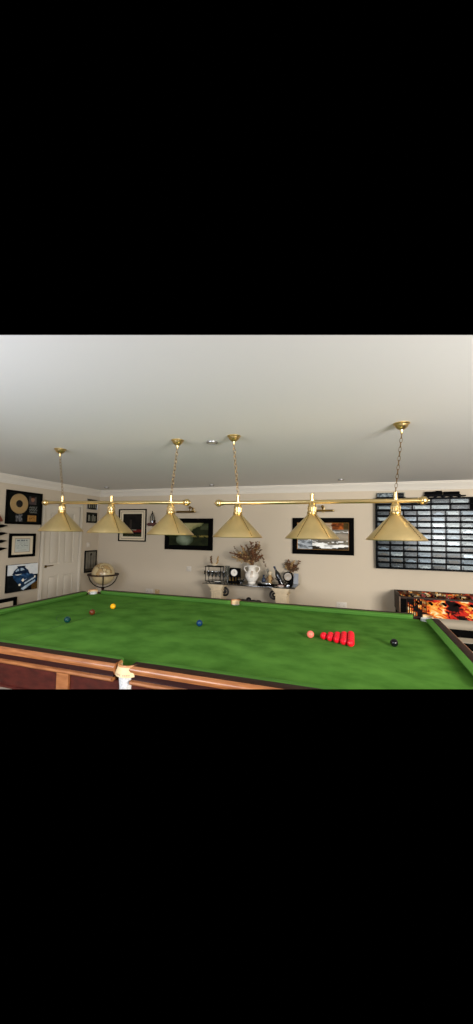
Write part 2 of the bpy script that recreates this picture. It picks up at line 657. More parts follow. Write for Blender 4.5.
LEG = [(0.075, 0), (0.075, 0.03), (0.055, 0.05), (0.045, 0.09), (0.058, 0.14), (0.072, 0.22), (0.080, 0.32), (0.070, 0.42), (0.050, 0.48),
       (0.075, 0.52), (0.085, 0.56), (0.085, 0.646)]
for x in (-1.62, -0.40, 0.40, 1.62):
    for y in (-0.86, 0.86):
        fin(MB().lathe(LEG, (x, y, 0), 20), 'leg', MT['mahog'])
# underframe that carries the slate
b = MB()
for y in (-0.86, 0, 0.86):
    b.box((0, y, tz(-0.12)), (2 * L, 0.10, 0.15))
for x in (-1.62, -0.4, 0.4, 1.62):
    b.box((x, 0, tz(-0.12)), (0.10, 2 * W, 0.14))
fin(b, 'underframe', MT['mahogdark'])


def pocket(cx, cy, ang, mid):
    """leather collar open towards the table, with a tan rim and a white net"""
    ri, ro = (0.050, 0.062) if mid else (0.046, 0.058)
    half = R(96 if mid else 66)
    n = 18
    rg, rim = [], []
    for i in range(n + 1):
        t = ang - half + 2 * half * i / n
        d = Vector((math.cos(t), math.sin(t), 0))
        base = Vector((cx, cy, BED))
        prof = [(ri, 0.034), (ri, 0.020), (ri + 0.003, -0.012), (ro + 0.014, -0.014), (ro + 0.012, 0.0), (ro + 0.004, 0.02), (ro, 0.036)]
        rg.append([base + d * r + Vector((0, 0, z)) for r, z in prof])
        rp = [(ri - 0.001, 0.033), (ri + 0.001, 0.042), (ro, 0.043), (ro + 0.003, 0.034)]
        rim.append([base + d * r + Vector((0, 0, z)) for r, z in rp])
    p = fin(MB().rings(rg), 'pocket', MT['leather'])
    fin(MB().rings(rim), 'pocket_rim', MT['tan'], p)
    off = Vector((math.cos(ang), math.sin(ang), 0)) * (0.020 if mid else 0.0)
    b = MB()
    prof = [(ri - 0.0015, 0.018), (ri, -0.04), (0.047, -0.08), (0.046, -0.13), (0.040, -0.17), (0.022, -0.19)]
    if mid:
        prof = [(0.046, -0.006), (0.044, -0.04), (0.040, -0.08), (0.040, -0.11), (0.044, -0.14), (0.03, -0.17)]
    b.lathe(prof + [(r - 0.003, z) for r, z in prof[::-1]], (cx + off.x, cy + off.y, BED), 20, cap0=False, cap1=False)
    if not mid:
        pass
    fin(b, 'net', MT['net'], p)
    return p


for cx, cy in CORNERS:
    pocket(cx, cy, math.atan2(cy / abs(cy), cx / abs(cx)), False)
pocket(0, MIDC, PI / 2, True)
pk = pocket(0.015, -MIDC, -PI / 2, True)
# worn stamped lettering on the near leather plate (not readable)
b = MB()
for i in range(9):
    t = -PI / 2 + R(-34 + 8.2 * i)
    hgt = 0.006 + 0.003 * hash2(i, 3)
    if i == 4:
        continue
    d = Vector((math.cos(t), math.sin(t), 0))
    tg = Vector((-d.y, d.x, 0))
    p0 = Vector((0, -MIDC, BED)) + d * 0.0748
    z0, z1 = -0.006, -0.006 + hgt
    r0, r1 = 0.0760, 0.0752
    b._f([b.bm.verts.new(Vector((0.015, -MIDC, BED + z)) + d * r + tg * q) for q, z, r in
          ((-0.002, z0, 0.0758), (0.002, z0, 0.0758), (0.002, z1, 0.0752), (-0.002, z1, 0.0752))])
fin(b, 'stamp', MT['stamp'], pk)

# ------------------------------------------------------------------ balls
BR = 0.02625


def ball(name, u, v, mt, label, group=None):
    b = MB().sphere((0, 0, BR), BR, n=24, k=16)
    o = b.obj(name, mt, loc=(u, v, BED + 0.0008))
    return tag(o, label, 'ball', group)


ball('snooker_ball', -1.0475 - 0.012, -0.285, ball_mat('green_ball', (8, 56, 54)), 'dark green ball at the left end of the cloth, nearest the near rail')
ball('snooker_ball', -1.058, 0.008, ball_mat('brown_ball', (98, 46, 22)), 'small brown ball on the baulk line between green and yellow')
ball('snooker_ball', -1.0475, 0.288, ball_mat('yellow_ball', (248, 178, 20)), 'bright yellow ball towards the far left corner pocket')
ball('snooker_ball', 0.004, 0.004, ball_mat('blue_ball', (12, 54, 86)), 'dark blue ball alone in the middle of the table')
ball('snooker_ball', 0.892, 0.004, ball_mat('pink_ball', (244, 120, 100)), 'salmon pink ball just left of the triangle of reds')
ball('snooker_ball', 1.4575, 0.003, ball_mat('black_ball', (12, 12, 15)), 'black ball alone near the right end of the cloth')
red = ball_mat('red_ball', (214, 16, 36))
ordn = ['first', 'second', 'third', 'fourth', 'fifth']
proto = None
for r_ in range(5):
    for j in range(r_ + 1):
        u = 0.988 + r_ * 0.0465
        v = (j - r_ / 2) * 0.0535
        if r_ == 0:
            lb = 'red ball at the point of the red triangle, facing the pink ball'
        else:
            who = ['front ball', 'second ball from the front', 'third ball from the front', 'fourth ball from the front', 'ball at the back'][j if j < r_ else 4]
            who = who if j else 'front ball'
            lb = 'red %s in the %s row counted from the pink ball' % (who, ordn[r_])
        if proto is None:
            proto = ball('snooker_ball', u, v, red, lb, 'red balls racked in a triangle')
        else:
            o = proto.copy()
            COL.objects.link(o)
            o.location = (u, v, BED + 0.0008)
            tag(o, lb, 'ball', 'red balls racked in a triangle')

# ------------------------------------------------------------------ billiard lights
def billiard_light(u_ends, z_ends, lamps, chains, label):
    um = (u_ends[0] + u_ends[1]) / 2
    zm = BED + (z_ends[0] + z_ends[1]) / 2
    t = thing('billiard_light', label, 'lamp', (um, 0, zm), 0, 'brass three-shade lights over the table')

    def zat(u):
        return (z_ends[0] + (z_ends[1] - z_ends[0]) * (u - u_ends[0]) / (u_ends[1] - u_ends[0])) + BED - zm
    x0, x1 = u_ends[0] - um, u_ends[1] - um
    MB().tube([(x0, 0, zat(u_ends[0])), (x1, 0, zat(u_ends[1]))], 0.0155, 16).obj('bar', MT['brass'], t)
    for s, ue in ((-1, u_ends[0]), (1, u_ends[1])):
        M = Matrix.Rotation(s * PI / 2, 3, 'Y')
        prof = [(0.0155, -0.012), (0.021, -0.010), (0.021, -0.004), (0.016, 0.0), (0.024, 0.006), (0.0285, 0.014), (0.030, 0.024), (0.028, 0.036), (0.021, 0.046),
                (0.010, 0.052), (0.008, 0.056), (0.008, 0.060), (0.002, 0.063)]
        MB().lathe(prof, (ue - um, 0, zat(ue)), 20, M).obj('finial', MT['brass'], t)
    for u in lamps:
        x, z = u - um, zat(u)
        # pin above the bar
        MB().lathe([(0.017, 0.008), (0.0175, 0.018), (0.015, 0.020), (0.015, 0.052), (0.017, 0.054), (0.017, 0.060), (0.006, 0.064)], (x, 0, z), 16).obj('top_pin', MT['brass'], t)
        sh = [(0.195, -0.276), (0.193, -0.270), (0.036, -0.098), (0.034, -0.094)]
        b = MB()
        n = 48
        outer = [(0.196, -0.272), (0.1945, -0.266), (0.150, -0.218), (0.093, -0.158), (0.038, -0.1), (0.034, -0.098)]
        inner = [(r - 0.003, zz - 0.001) for r, zz in outer[::-1]]
        b.lathe(outer + inner, (x, 0, z), n, cap0=False, cap1=False)
        bmesh.ops.remove_doubles(b.bm, verts=b.bm.verts[:], dist=1e-6)
        shade = b.obj('shade', MT['brassshade'], t)
        # rolled rim
        MB().tube([(x + 0.196 * math.cos(2 * PI * i / n), 0.196 * math.sin(2 * PI * i / n), z - 0.273) for i in range(n)], 0.0032, 8, True).obj('rim', MT['brass'], shade)
        # riveted seams
        for ang in SEAMS[len(used_seams) % len(SEAMS)]:
            b = MB()
            ca, sa = math.cos(ang), math.sin(ang)
            for i in range(15):
                f0, f1 = i / 15, (i + 0.62) / 15
                pp = []
                for q in (f0, f1):
                    r = 0.040 + (0.192 - 0.040) * q
                    zz = -0.100 - (0.165) * q
                    pp.append(Vector((x + (r + 0.0015) * ca, (r + 0.0015) * sa, z + zz + 0.001)))
                b.tube(pp, 0.0022, 6)
            b.obj('seam', MT['brassdark'], shade)
        used_seams.append(u)
        # pierced gallery holding the shade
        b = MB()
        b.lathe([(0.018, -0.012), (0.026, -0.020), (0.031, -0.034), (0.032, -0.042), (0.029, -0.042), (0.024, -0.02)], (x, 0, z), 20, cap0=False, cap1=False)
        for i in range(12):
            a_ = 2 * PI * i / 12
            for d_ in (-0.13, 0.13):
                b.tube([(x + 0.031 * math.cos(a_ - d_), 0.031 * math.sin(a_ - d_), z - 0.041), (x + 0.029 * math.cos(a_ + d_), 0.029 * math.sin(a_ + d_), z - 0.075)], 0.003, 6)
        b.lathe([(0.024, -0.074), (0.036, -0.074), (0.038, -0.080), (0.038, -0.086), (0.033, -0.090), (0.036, -0.094), (0.040, -0.100), (0.036, -0.104), (0.02, -0.1)], (x, 0, z), 20, cap0=False, cap1=False)
        b.lathe([(0.019, -0.02), (0.019, -0.09)], (x, 0, z), 16)
        b.obj('gallery', MT['brass'], t)
    for ul, uc in chains:
        zc = BED + 1.55 - zm
        x = uc - um
        b = MB()
        b.lathe([(0.055, 0.0), (0.055, -0.006), (0.050, -0.010), (0.046, -0.012), (0.040, -0.026), (0.028, -0.038), (0.018, -0.044), (0.012, -0.046),
                 (0.008, -0.06), (0.008, -0.075), (0.004, -0.078)], (x, 0, zc), 28)
        b.obj('canopy', MT['brass'], t)
        top = Vector((x, 0, zc - 0.074))
        bot = Vector((ul - um, 0, zat(ul) + 0.060))
        d = bot - top
        n = int(d.length / 0.030)
        b = MB()
        dn = d.normalized()
        for i in range(n):
            c_ = top + d * ((i + 0.5) / n)
            hl = d.length / n * 0.62
            sd = Vector((1, 0, 0)) if i % 2 else Vector((0.35, 0.94, 0))
            sd = (sd - dn * sd.dot(dn)).normalized()
            ring = [c_ + dn * (hl * math.cos(2 * PI * j / 12)) + sd * (0.0085 * math.sin(2 * PI * j / 12)) for j in range(12)]
            b.tube(ring, 0.0017, 5, True)
        b.obj('chain', MT['brassdark'], t)
    return t


used_seams = []
SEAMS = [[R(-21)], [R(-31)], [R(-40)], [R(-38)], [R(-116), R(-47)], [R(-142), R(-45)]]
billiard_light((-1.625, -0.155), (1.032, 1.013), (-1.442, -0.885, -0.281), ((-1.442, -1.496), (-0.281, -0.232)),
               'long brass three-shade light hanging over the left half of the table')
billiard_light((0.180, 1.628), (1.004, 1.003), (0.320, 0.903, 1.477), ((0.320, 0.278), (1.477, 1.522)),
               'long brass three-shade light hanging over the right half of the table')

# ceiling discs
def ceiling_disc(u, v, r, label, name, cat, mt):
    t = thing(name, label, cat, (u, v, H))
    MB().lathe([(r, 0), (r, -0.006), (r * 0.94, -0.012), (r * 0.80, -0.014), (r * 0.76, -0.010)], (0, 0, 0), 28).obj('trim_ring', mt, t)
    MB().lathe([(r * 0.74, -0.002), (r * 0.74, -0.0105), (r * 0.4, -0.013)], (0, 0, 0), 24).obj('face', MT['plate'], t)


ceiling_disc(0.033, 0.132, 0.050, 'white round fitting on the ceiling between the two middle chains', 'ceiling_fitting', 'ceiling fitting', MT['grey'])
ceiling_disc(-1.017, 2.72, 0.045, 'small recessed downlight in the ceiling above the landscape painting', 'downlight', 'downlight', MT['grey'])
ceiling_disc(-3.02, 2.62, 0.045, 'small recessed downlight in the ceiling by the far left corner', 'downlight', 'downlight', MT['grey'])
ceiling_disc(1.041, 2.57, 0.045, 'small recessed downlight in the ceiling above the right river picture', 'downlight', 'downlight', MT['grey'])


# ------------------------------------------------------------------ framed pictures
def on_back(name, label, cat, u, z, group=None):
    return thing(name, label, cat, (u, VB, BED + z), 0, group)


def on_left(name, label, cat, v, z, group=None):
    return thing(name, label, cat, (UL, v, BED + z), PI / 2, group)


def frame(t, w_, h_, bw, dp, mt, name='frame'):
    """mitred frame, outer size w_ x h_, centred on the thing's origin, back on the wall"""
    prof = [(0, 0), (0, -dp * 0.8), (bw * 0.12, -dp), (bw * 0.55, -dp * 0.92), (bw * 0.85, -dp * 0.6), (bw, -dp * 0.55), (bw, 0)]
    rg = []
    for sx, sz in ((-1, -1), (1, -1), (1, 1), (-1, 1)):
        rg.append([Vector((sx * (w_ / 2 - d), y, sz * (h_ / 2 - d))) for d, y in prof])
    return MB().rings(rg, close=True).obj(name, mt, t)


def board(t, name, x0, z0, x1, z1, y, mt, th=0.004):
    return MB().box(((x0 + x1) / 2, y, (z0 + z1) / 2), (x1 - x0, th, z1 - z0)).obj(name, mt, t)


# gold record display
t = on_left('gold_record_display', 'black framed gold record hanging top left beside the door', 'framed record', 1.392, 1.093)
fw_, fh_ = 0.606, 0.495
frame(t, fw_, fh_, 0.026, 0.035, MT['black'])
board(t, 'backing', -fw_ / 2 + 0.02, -fh_ / 2 + 0.02, fw_ / 2 - 0.02, fh_ / 2 - 0.02, -0.008, mat('dark_green_black', (16, 18, 16), 0.7, spec=0.04))
Mx = Matrix.Rotation(PI / 2, 3, 'X')
b = MB().lathe([(0.150, 0), (0.150, 0.003), (0.148, 0.004)] + [(0.148 - 0.0105 * i, 0.004 + (0.0012 if i % 2 else 0)) for i in range(1, 9)] + [(0.055, 0.0045)],
               (-0.092, -0.011, 0.058), 40, Mx)
disc = b.obj('gold_disc', MT['gold'], t)
MB().lathe([(0.055, 0.004), (0.055, 0.0062), (0.02, 0.0064)], (-0.092, -0.011, 0.058), 28, Mx).obj('disc_label', mat('disc_label_dark', (34, 32, 30), 0.7, spec=0.1), disc)


def fn_portrait(s, t_):
    c = mixc((40, 40, 42), (92, 84, 76), fbm(s * 4, t_ * 4, 5))
    if ((s - 0.5) / 0.24) ** 2 + ((t_ - 0.62) / 0.3) ** 2 < 1:
        c = (128, 92, 72)
    if t_ > 0.80 and abs(s - 0.5) < 0.26:
        c = (46, 30, 24)
    if t_ < 0.3 and abs(s - 0.5) < 0.36:
        c = (70, 60, 60)
    return c


canvas('portrait_photo', 0.075, 0.062, 0.205, 0.185, -0.0115, 16, 16, fn_portrait, t, MT['print'])
canvas('signature_panel', 0.085, -0.075, 0.225, 0.045, -0.0115, 24, 20,
       lambda s, q: (150, 150, 140) if abs((q * 3.2) % 1 - 0.5 - 0.28 * math.sin(s * 23 + 5 * q)) < 0.10 else (26, 28, 26), t, MT['print'])
canvas('band_photo', -0.145, -0.205, -0.025, -0.100, -0.0115, 20, 16,
       lambda s, q: mixc((26, 26, 28), (150, 150, 150), 1.6 * fbm(s * 7, q * 3, 11) - 0.45), t, MT['print'])
canvas('gold_plaque', 0.060, -0.200, 0.215, -0.105, -0.0115, 24, 14,
       lambda s, q: (96, 66, 30) if (abs((q * 5) % 1 - 0.5) < 0.18 and hash2(int(s * 18), int(q * 5), 2) > 0.4 and 0.12 < s < 0.88) else (168, 124, 66), t, MT['print'])

# certificate
t = on_left('framed_certificate', 'black framed certificate with cream mount below the gold record', 'framed certificate', 1.389, 0.533)
fw_, fh_ = 0.440, 0.352
frame(t, fw_, fh_, 0.040, 0.030, MT['black'])
board(t, 'mount', -fw_ / 2 + 0.03, -fh_ / 2 + 0.03, fw_ / 2 - 0.03, fh_ / 2 - 0.03, -0.008, MT['cream'])


def fn_cert(s, q):
    if s < 0.03 or s > 0.97 or q < 0.03 or q > 0.97:
        return (120, 96, 74)
    c = mixc((176, 182, 176), (196, 198, 186), fbm(s * 5, q * 5, 3))
    if 0.80 < q < 0.90 and 0.14 < s < 0.86 and hash2(int(s * 26), 1, 4) > 0.3:
        return (96, 100, 106)
    if 0.25 < q < 0.74 and (q * 11) % 1 < 0.42 and 0.12 < s < 0.88 and hash2(int(s * 30), int(q * 11), 7) > 0.3:
        return (142, 146, 140)
    if 0.13 < q < 0.18 and 0.22 < s < 0.78:
        return (140, 138, 128)
    return c


canvas('certificate', -0.128, -0.103, 0.128, 0.103, -0.0112, 44, 36, fn_cert, t, MT['print'])

# car canvas
t = on_left('car_canvas', 'unframed canvas of a dark blue vintage car hanging beside the door', 'painting', 1.403, 0.053)
MB().box((0, -0.018, 0), (0.520, 0.036, 0.400), bevel=0.003).obj('stretcher', MT['black'], t)


def inpoly(x, y, P):
    r = False
    j = len(P) - 1
    for i in range(len(P)):
        if (P[i][1] > y) != (P[j][1] > y) and x < (P[j][0] - P[i][0]) * (y - P[i][1]) / (P[j][1] - P[i][1]) + P[i][0]:
            r = not r
        j = i
    return r


def fn_car(s, q):
    n_ = fbm(s * 9, q * 9, 21)
    c = mixc((196, 202, 206), (228, 228, 222), n_) if q > 0.62 - 0.05 * s else mixc((10, 12, 14), (24, 28, 30), n_)
    if s > 0.80 and q < 0.3:
        c = mixc((40, 30, 18), (132, 92, 40), fbm(s * 14, q * 10, 4))
    body = [(0.16, 0.66), (0.30, 0.60), (0.62, 0.64), (0.80, 0.62), (0.94, 0.52), (0.96, 0.30), (0.80, 0.20), (0.60, 0.10), (0.42, 0.16), (0.34, 0.30), (0.20, 0.48)]
    if inpoly(s, q, body):
        c = mixc((14, 24, 40), (40, 84, 128), 1.3 * fbm(s * 6, q * 9, 9) - 0.1)
    if inpoly(s, q, [(0.14, 0.64), (0.22, 0.80), (0.32, 0.90), (0.54, 0.90), (0.66, 0.76), (0.72, 0.62)]):
        c = mixc((12, 22, 38), (30, 52, 80), n_)
    if inpoly(s, q, [(0.24, 0.74), (0.29, 0.83), (0.35, 0.85), (0.36, 0.76)]) or inpoly(s, q, [(0.40, 0.76), (0.41, 0.86), (0.49, 0.85), (0.53, 0.78)]):
        c = mixc((120, 146, 168), (196, 210, 220), n_)
    if inpoly(s, q, [(0.28, 0.90), (0.30, 0.94), (0.56, 0.93), (0.56, 0.90)]):
        c = (16, 28, 44)
    if inpoly(s, q, [(0.34, 0.60), (0.60, 0.66), (0.76, 0.58), (0.62, 0.50)]):
        c = mixc((24, 52, 88), (96, 140, 176), 1.5 * n_ - 0.3)
    # grille and bumper streaks
    if inpoly(s, q, [(0.50, 0.38), (0.90, 0.56), (0.94, 0.36), (0.60, 0.16)]):
        v_ = math.sin((s * 0.55 - q) * 42)
        c = (186, 202, 212) if v_ > 0.45 else (34, 54, 76)
    if inpoly(s, q, [(0.44, 0.10), (0.52, 0.02), (0.92, 0.30), (0.90, 0.36)]):
        c = mixc((120, 150, 176), (226, 234, 238), n_)
    for hx, hy, hr in ((0.50, 0.40, 0.045), (0.90, 0.48, 0.03), (0.40, 0.24, 0.035)):
        if (s - hx) ** 2 + ((q - hy) * 0.8) ** 2 < hr * hr:
            c = (232, 226, 208)
    return c


canvas('painted_face', -0.258, -0.198, 0.258, 0.198, -0.0365, 64, 50, fn_car, t, MT['paint'])

# bottom-left frame
t = on_left('framed_print', 'black framed print with pale mount at bottom left, just above the table', 'framed picture', 1.05, -0.44)
frame(t, 0.56, 0.44, 0.050, 0.035, MT['black'])
board(t, 'mount', -0.24, -0.18, 0.24, 0.18, -0.008, MT['cream'])
canvas('print', -0.15, -0.10, 0.15, 0.10, -0.0112, 16, 12, lambda s, q: mixc((110, 110, 104), (180, 176, 164), fbm(s * 4, q * 4, 2)), t, MT['print'])

# two small photographs, one above the other
for z, zz, lb, k in ((1.265, 0.20, 'upper of two small dark photographs right of the door', 31), (1.012, 0.196, 'lower of two small dark photographs right of the door', 47)):
    t = on_left('framed_photograph', lb, 'framed photograph', 2.860, z, 'small photographs beside the door')
    frame(t, 0.276, zz, 0.010, 0.016, MT['grey'] if k == 31 else MT['blackmatte'])

    def fn_ph(s, q, k=k):
        c = mixc((16, 18, 16), (44, 46, 40), fbm(s * 5, q * 5, k))
        for i, px in enumerate((0.2, 0.42, 0.62, 0.82)):
            top = 0.62 + 0.22 * hash2(i, k)
            if abs(s - px) < 0.055 and 0.15 < q < top:
                c = mixc((70, 72, 64), (150, 146, 130), hash2(i, k, 3))
        return c
    canvas('photograph', -0.130, -zz / 2 + 0.008, 0.130, zz / 2 - 0.008, -0.0085, 30, 22, fn_ph, t, MT['print'])

# tall narrow engraving behind the globe
t = on_left('framed_engraving', 'small upright dark framed engraving hanging above the globe', 'framed picture', 2.867, 0.188)
frame(t, 0.318, 0.410, 0.026, 0.022, MT['blackmatte'])


def fn_eng(s, q):
    c = mixc((96, 92, 82), (124, 118, 104), fbm(s * 6, q * 8, 6))
    if abs(s - 0.5) < 0.05 and 0.15 < q < 0.8:
        c = (58, 54, 48)
    if (s - 0.52) ** 2 + ((q - 0.86) * 1.3) ** 2 < 0.010:
        c = (40, 36, 32)
    if q < 0.12:
        c = (66, 60, 50)
    if abs(s - 0.22) < 0.02 or abs(s - 0.8) < 0.02:
        c = mixc(c, (66, 62, 54), 0.7)
    return c


canvas('engraving', -0.134, -0.180, 0.134, 0.180, -0.012, 24, 30, fn_eng, t, MT['print'])

# picture one on the back wall
t = on_back('framed_picture', 'dark picture with wide cream mount in a thin black frame, near the left corner', 'framed picture', -2.765, 0.880)
fw_, fh_ = 0.600, 0.612
frame(t, fw_, fh_, 0.022, 0.028, MT['black'])
board(t, 'mount', -fw_ / 2 + 0.015, -fh_ / 2 + 0.015, fw_ / 2 - 0.015, fh_ / 2 - 0.015, -0.008, MT['cream'])
frame(t, 0.50, 0.515, 0.014, 0.014, mat('inner_slip', (128, 118, 98), 0.5, 0.3), 'inner_slip')


def fn_p1(s, q):
    c = mixc((14, 14, 13), (40, 36, 32), fbm(s * 4, q * 4, 13))
    if 0.20 < q < 0.30 and s > 0.55:
        c = mixc((60, 20, 18), (136, 44, 40), fbm(s * 9, q * 16, 2))
    if 0.27 < q < 0.31 and 0.28 < s < 0.72:
        c = (146, 136, 120)
    if q < 0.12:
        c = mixc((24, 28, 18), (58, 60, 40), fbm(s * 9, q * 9, 3))
    if 0.32 < q < 0.75 and abs(s - 0.42) < 0.06:
        c = mixc(c, (70, 60, 52), 0.5)
    return c


canvas('picture', -0.205, -0.215, 0.205, 0.215, -0.0112, 36, 36, fn_p1, t, MT['print'])

# landscape painting
t = on_back('landscape_painting', 'dark river landscape painting in a wide black frame under the left picture light', 'painting', -1.588, 0.728)
fw_, fh_ = 0.930, 0.560
frame(t, fw_, fh_, 0.082, 0.045, MT['black'])


def fn_land(s, q):
    n_ = fbm(s * 7, q * 5, 61)
    c = mixc((18, 22, 14), (46, 52, 30), n_)
    hill = 0.62 + 0.10 * math.sin(s * 7 + 0.6) + 0.75 * max(0.0, s - 0.42) + 0.16 * (fbm(s * 11, 0.5, 8) - 0.5)
    if q > hill:
        c = mixc((96, 100, 62), mixc((138, 132, 90), (166, 160, 118), n_), (q - hill) * 6)
    if 0.70 < q < 0.95 and s > 0.80:
        c = mixc(c, (92, 96, 70), 0.6 * n_)
    pond = ((s - 0.40) / 0.22) ** 2 + ((q - 0.27) / 0.27) ** 2
    if pond < 1:
        c = mixc((124, 136, 116), (54, 64, 46), pond * 0.95 + 0.9 * (n_ - 0.5))
    if 0.38 < q < 0.46 and s > 0.58 and fbm(s * 20, q * 18, 5) > 0.45:
        c = mixc((86, 80, 40), (128, 116, 60), n_)
    return c


canvas('painting', -fw_ / 2 + 0.078, -fh_ / 2 + 0.078, fw_ / 2 - 0.078, fh_ / 2 - 0.078, -0.020, 64, 40, fn_land, t, MT['paint'])

# river picture on the right
t = on_back('river_painting', 'pale snowy river picture in a black frame under the right picture light', 'painting', 0.745, 0.730)
fw_, fh_ = 0.945, 0.578
frame(t, fw_, fh_, 0.080, 0.045, MT['black'])
frame(t, fw_ - 0.150, fh_ - 0.150, 0.010, 0.030, MT['goldflat'], 'gilt_slip')


def fn_river(s, q):
    n_ = fbm(s * 8, q * 10, 71)
    c = mixc((70, 68, 62), (142, 134, 118), n_)
    if q > 0.74:
        c = mixc((120, 92, 62), (222, 214, 198), fbm(s * 6, q * 6, 3) * 1.4 - 0.1)
        if s + 0.25 * (n_ - 0.5) > 0.66:
            c = mixc((64, 32, 16), (190, 100, 40), 1.6 * fbm(s * 14, q * 12, 5) - 0.3)
        if s > 0.9:
            c = mixc((40, 34, 20), (100, 76, 34), n_)
    if 0.60 + 0.05 * math.sin(s * 9) < q < 0.72 + 0.05 * math.sin(s * 5) and s > 0.46:
        c = mixc((134, 134, 130), (226, 226, 222), fbm(s * 5, q * 18, 12) * 1.7 - 0.2)
    if 0.34 < q < 0.60 and s > 0.45:
        c = mixc((108, 98, 84), (160, 150, 132), n_)
    wv = fbm(s * 6, q * 14, 33)
    st = 0.22 + 0.05 * math.sin(s * 6 + 1) - 0.10 * max(0.0, s - 0.6)
    if abs(q - st) < 0.13 and s > 0.22 and wv > 0.40 + 1.2 * abs(q - st):
        c = mixc((150, 150, 148), (240, 240, 236), (wv - 0.38) * 5)
    elif q < st - 0.02:
        c = mixc((20, 18, 16), (86, 76, 62), fbm(s * 13, q * 16, 19))
    if s < 0.3 and q < 0.35:
        c = mixc((50, 54, 58), (190, 198, 204), 1.7 * fbm(s * 16, q * 20, 6) - 0.3)
    if 0.44 < s < 0.62 and 0.36 < q < 0.60 and n_ > 0.52:
        c = (70, 54, 38)
    return c


canvas('painting', -fw_ / 2 + 0.078, -fh_ / 2 + 0.078, fw_ / 2 - 0.078, fh_ / 2 - 0.078, -0.022, 70, 44, fn_river, t, MT['paint'])


def picture_light(u0, u1, z, zarm, uarm, label):
    t = on_back('picture_light', label, 'picture light', (u0 + u1) / 2, z, 'brass picture lights')
    hw = (u1 - u0) / 2
    xa = uarm - (u0 + u1) / 2
    b = MB().tube([(-hw, -0.16, 0), (hw, -0.16, 0)], 0.017, 14)
    b.obj('light_tube', MT['brassdark'], t)
    for s in (-1, 1):
        MB().sphere((s * hw, -0.16, 0), 0.019, n=12, k=8).obj('end_cap', MT['brass'], t)
    b = MB()
    b.tube([(xa, -0.004, zarm - z - 0.02), (xa, -0.06, zarm - z + 0.02), (xa, -0.12, zarm - z + 0.01), (xa, -0.16, 0.012)], 0.008, 8)
    b.obj('arm', MT['brassdark'], t)
    MB().box((xa, -0.006, zarm - z - 0.03), (0.05, 0.012, 0.09), bevel=0.004).obj('wall_plate', MT['brass'], t)
    MB().sphere((xa, -0.13, zarm - z + 0.012), 0.024, n=12, k=8).obj('joint', MT['brassdark'], t)


picture_light(-1.765, -1.410, 1.118, 1.185, -1.515, 'brass picture light above the landscape painting')
picture_light(0.655, 0.915, 1.125, 1.18, 0.752, 'brass picture light above the snowy river picture')

# wall lantern between the two left pictures
t = on_back('wall_lantern', 'small glass lantern on a dark red bracket between the two left pictures', 'wall ornament', -2.305, 0.90)
MB().box((0, -0.008, 0.02), (0.07, 0.016, 0.12), bevel=0.005).obj('wall_plate', MT['mahog'], t)
b = MB()
b.prism([(-0.085, 0.0), (-0.055, -0.035), (0.0, -0.012), (0.055, -0.035), (0.085, 0.004), (0.06, 0.028), (-0.06, 0.024)], 0.10, lambda x, z, q: (x, -q - 0.012, z))
b.obj('bracket', mat('dark_red_wood', (78, 38, 34), 0.5), t)
b = MB()
for i in range(6):
    a_ = 2 * PI * i / 6
    b.tube([(0.045 * math.cos(a_), -0.062 + 0.045 * math.sin(a_), 0.028), (0.045 * math.cos(a_), -0.062 + 0.045 * math.sin(a_), 0.12),
            (0.028 * math.cos(a_), -0.062 + 0.028 * math.sin(a_), 0.165), (0.004 * math.cos(a_), -0.062 + 0.004 * math.sin(a_), 0.20)], 0.004, 6)
b.lathe([(0.012, 0.195), (0.015, 0.205), (0.006, 0.215), (0.009, 0.228), (0.002, 0.245)], (0, -0.062, 0), 12)
b.obj('cage', MT['blackmatte'], t)
MB().lathe([(0.040, 0.028), (0.042, 0.11), (0.026, 0.155), (0.006, 0.185)], (0, -0.062, 0), 16, cap0=False, cap1=False).obj('glass', MT['glass'], t)

# spiky rack at the left edge of the picture
t = on_left('wall_rack', 'dark rack of pointed pegs with a russet top at the extreme left edge', 'wall rack', 0.975, 0.66)
MB().box((0.0, -0.014, -0.02), (0.055, 0.028, 0.50), bevel=0.006).obj('backboard', MT['blackmatte'], t)
MB().prism([(-0.05, 0.22), (0.05, 0.215), (0.055, 0.235), (0.03, 0.275), (0.0, 0.315), (-0.03, 0.275), (-0.055, 0.235)], 0.04, lambda x, z, q: (x, -q - 0.001, z)).obj('crest', MT['rustred'], t)
for i, z in enumerate((0.155, 0.048, -0.06, -0.166)):
    b = MB().tube([(0.0, -0.040, z - 0.006), (0.045, -0.050, z), (0.085, -0.054, z + 0.004), (0.120, -0.056, z + 0.004)], [0.026, 0.022, 0.011, 0.003], 10)
    b.obj('peg', MT['black'], t)


# switches and sockets
def plate(t, w_, h_, mt, kind):
    MB().box((0, -0.005, 0), (w_, 0.010, h_), bevel=0.003).obj('plate', mt, t)
    if kind == 'switch':
        MB().box((0, -0.012, 0), (0.014, 0.008, 0.026), Matrix.Rotation(0.2, 3, 'X'), bevel=0.002).obj('rocker', MT['white'], t)
    else:
        for s in ((-0.036, 0.036) if w_ > 0.1 else (0,)):
            b = MB()
            for dx, dz in ((0, 0.016), (-0.011, -0.006), (0.011, -0.006)):
                b.box((s + dx, -0.0095, dz - 0.012), (0.006, 0.004, 0.006))
            b.obj('pin_holes', MT['blackmatte'], t)
            MB().box((s, -0.011, 0.030), (0.012, 0.006, 0.014), bevel=0.002).obj('rocker', MT['white'], t)


